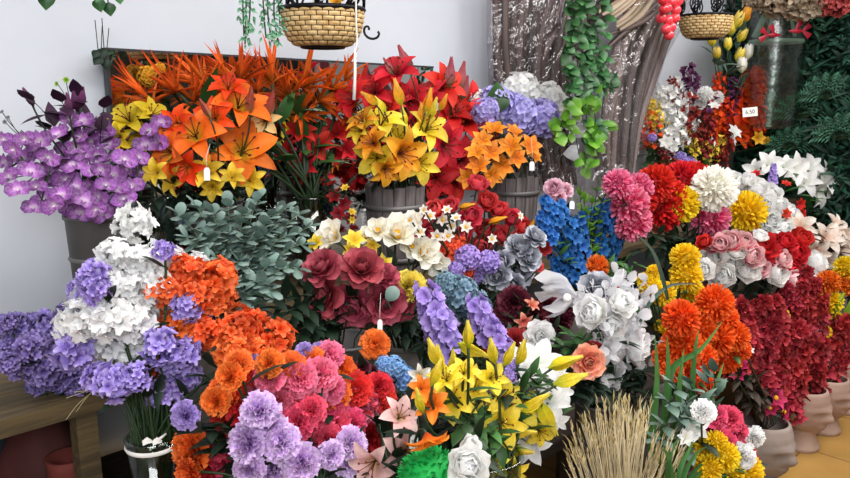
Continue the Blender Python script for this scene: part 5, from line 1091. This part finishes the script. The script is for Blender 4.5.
for (x0, x1, nm) in ((142, 152, 'loop'), (152, 162, 'loop')):
    mb = MB(); q = [PY(x0, 441, v[0].y - .05), PY((x0 + x1) / 2, 437, v[0].y - .056), PY(x1, 440, v[0].y - .05)]; q2 = [PY(x0 + 1, 446, v[0].y - .05), PY((x0 + x1) / 2, 444, v[0].y - .058), PY(x1, 443, v[0].y - .05)]
    mb.grid([q, q2], [(.5, .5)] * 6); obj(nm, mb, 'ribbon_white', t)
mb = MB(); tube(mb, [PY(158, 440, v[0].y - .05), PY(166, 434, v[0].y - .04)], .0025, 4); obj('tail', mb, 'ribbon_white', t)
mb = MB(); lathe(mb, [(v[1] + .002, v[0].z - .018), (v[1] + .004, v[0].z - .014), (v[1] + .002, v[0].z - .01)], 24, Vector((v[0].x, v[0].y, 0))); obj('band', mb, 'ribbon_white', t)
# pale green disc leaf beside the roses
t = thing('disc_leaf', PY(392, 294, 1.14), 'single pale grey green round leaf between burgundy roses and yellow carnation', 'leaf')
p = PY(387, 300, 1.14); mb = MB(); leaf_blade(mb, p, PY(397, 288, 1.14) - p, 17 * DEP(p) / FPX, 15 * DEP(p) / FPX, Vector((-.6, -.7, .2)), shape='round', nu=5, nv=4, droop=.1); tube(mb, [p, VASES['magn'][0]], .0012, 3); obj('leaf', mb, 'eucalyptus', t)

# ---- things under the table
ZS = .495
def pot_red(px, Y, rad, H, lab, nm, holes):
    p = PY(px, 440, Y); t = thing(nm, (p.x, p.y, ZS), lab, 'pot' if holes else 'bag')
    mb = MB(); c_ = Vector((p.x, p.y, ZS)); lathe(mb, [(.005, 0), (rad * .85, 0), (rad, H * .5), (rad * .92, H * .9), (rad * .98, H), (rad * .86, H), (.005, H * .9)] if holes else [(.005, 0), (rad, 0), (rad * 1.05, H * .2), (rad * .7, H * .55), (rad * .3, H * .85), (rad * .12, H), (.004, H)], 26, c_, None if holes else lambda v, a: v * 1.0 + Vector((cos(a * 5), sin(a * 4), 0)) * .008 * (1 - v.z / H)); obj('body', mb, 'terracotta' if holes else 'red_cloth', t)
    if holes:
        for k in range(14):
            for zz in (.82, .66):
                a = 2 * pi * (k + (.5 if zz < .7 else 0)) / 14; mb = MB(); ball(mb, c_ + Vector((cos(a) * rad * .945, sin(a) * rad * .945, H * zz)), rad * .07, 6, 4); obj('hole', mb, 'wicker_gap', t)
    else:
        mb = MB(); lathe(mb, [(rad * .32, H * .82), (rad * .4, H * .84), (rad * .32, H * .86)], 16, c_); obj('tie', mb, 'terracotta', t)
pot_red(66, 1.54, .045, PY(66, 456, 1.54).z - ZS, 'red clay pot pierced with small holes under the wooden table', 'pierced_pot', True)
pot_red(40, 1.66, .12, .34, 'dull red cloth sack standing under the wooden table', 'cloth_sack', False)
t = thing('dark_bag', (PY(-8, 440, 1.78).x, 1.78, ZS), 'dark blue bag in the shade under the wooden table', 'bag'); c_ = Vector((PY(-8, 440, 1.78).x, 1.78, ZS))
mb = MB(); lathe(mb, [(.005, 0), (.12, 0), (.14, .1), (.12, .26), (.10, .31), (.09, .31), (.004, .28)], 26, c_, lambda v, a: Vector((v.x * 1.1, v.y * .8, v.z)) + Vector((cos(a * 4), sin(a * 3), 0)) * .008); obj('body', mb, 'blue_cloth', t)
mb = MB(); tube(mb, bez([c_ + Vector((-.06, 0, .3)), c_ + Vector((-.05, 0, .345)), c_ + Vector((.05, 0, .345)), c_ + Vector((.06, 0, .3))], 9), .006, 5); obj('handle', mb, 'blue_cloth', t)

# garlands on the opposite wall, seen in the mirror
for k in range(5):
    x = 1.4 + .5 * k; t = thing('wall_garland', (x, -2.36, 1.2), 'leafy green garland hanging on the opposite wall, reflected in the mirror', 'garland', 'garlands reflected in the mirror'); ms, ml = MB(), MB()
    pts = [Vector((x + .03 * sin(z * 5), -2.36, z)) for z in [2.6 - .08 * i for i in range(18)]]; tube(ms, pts, .004, 4); obj('stem', ms, 'stem', t)
    for q in pts:
        for _ in range(5): leaf_blade(ml, q, Vector((U(-1, 1), U(0, .8), U(-1, .2))), U(.08, .14), .05, nu=3)
    obj('leaves', ml, 'leaf_mid', t)

# ------------------------------------------------------------------ light
def area(name, loc, rot, sx, sy, power, col=(1, 1, 1)):
    l = bpy.data.lights.new(name, 'AREA'); l.shape = 'RECTANGLE'; l.size = sx; l.size_y = sy; l.energy = power; l.color = col
    o = bpy.data.objects.new(name, l); COL.objects.link(o); o.location = loc; o.rotation_euler = rot; return o
area('ceiling_tube', (1.2, .2, 2.74), (radians(18), 0, 0), 3.2, .5, 66, (1, .98, .96))
area('ceiling_tube', (3.4, .3, 2.74), (radians(14), 0, 0), 2.0, .5, 48, (1, .98, .96))
area('front_fill', (-.9, -1.5, 2.3), (radians(60), 0, radians(-40)), 2.2, 1.2, 95, (.95, .98, 1))  # unseen fill lamp added on the camera side to brighten the display
w = bpy.data.worlds.new('world'); sc.world = w; w.use_nodes = True
w.node_tree.nodes['Background'].inputs[0].default_value = (.85, .9, 1, 1); w.node_tree.nodes['Background'].inputs[1].default_value = .35
sc.cycles.max_bounces = 6; sc.cycles.transparent_max_bounces = 12; sc.cycles.caustics_reflective = False; sc.cycles.caustics_refractive = False
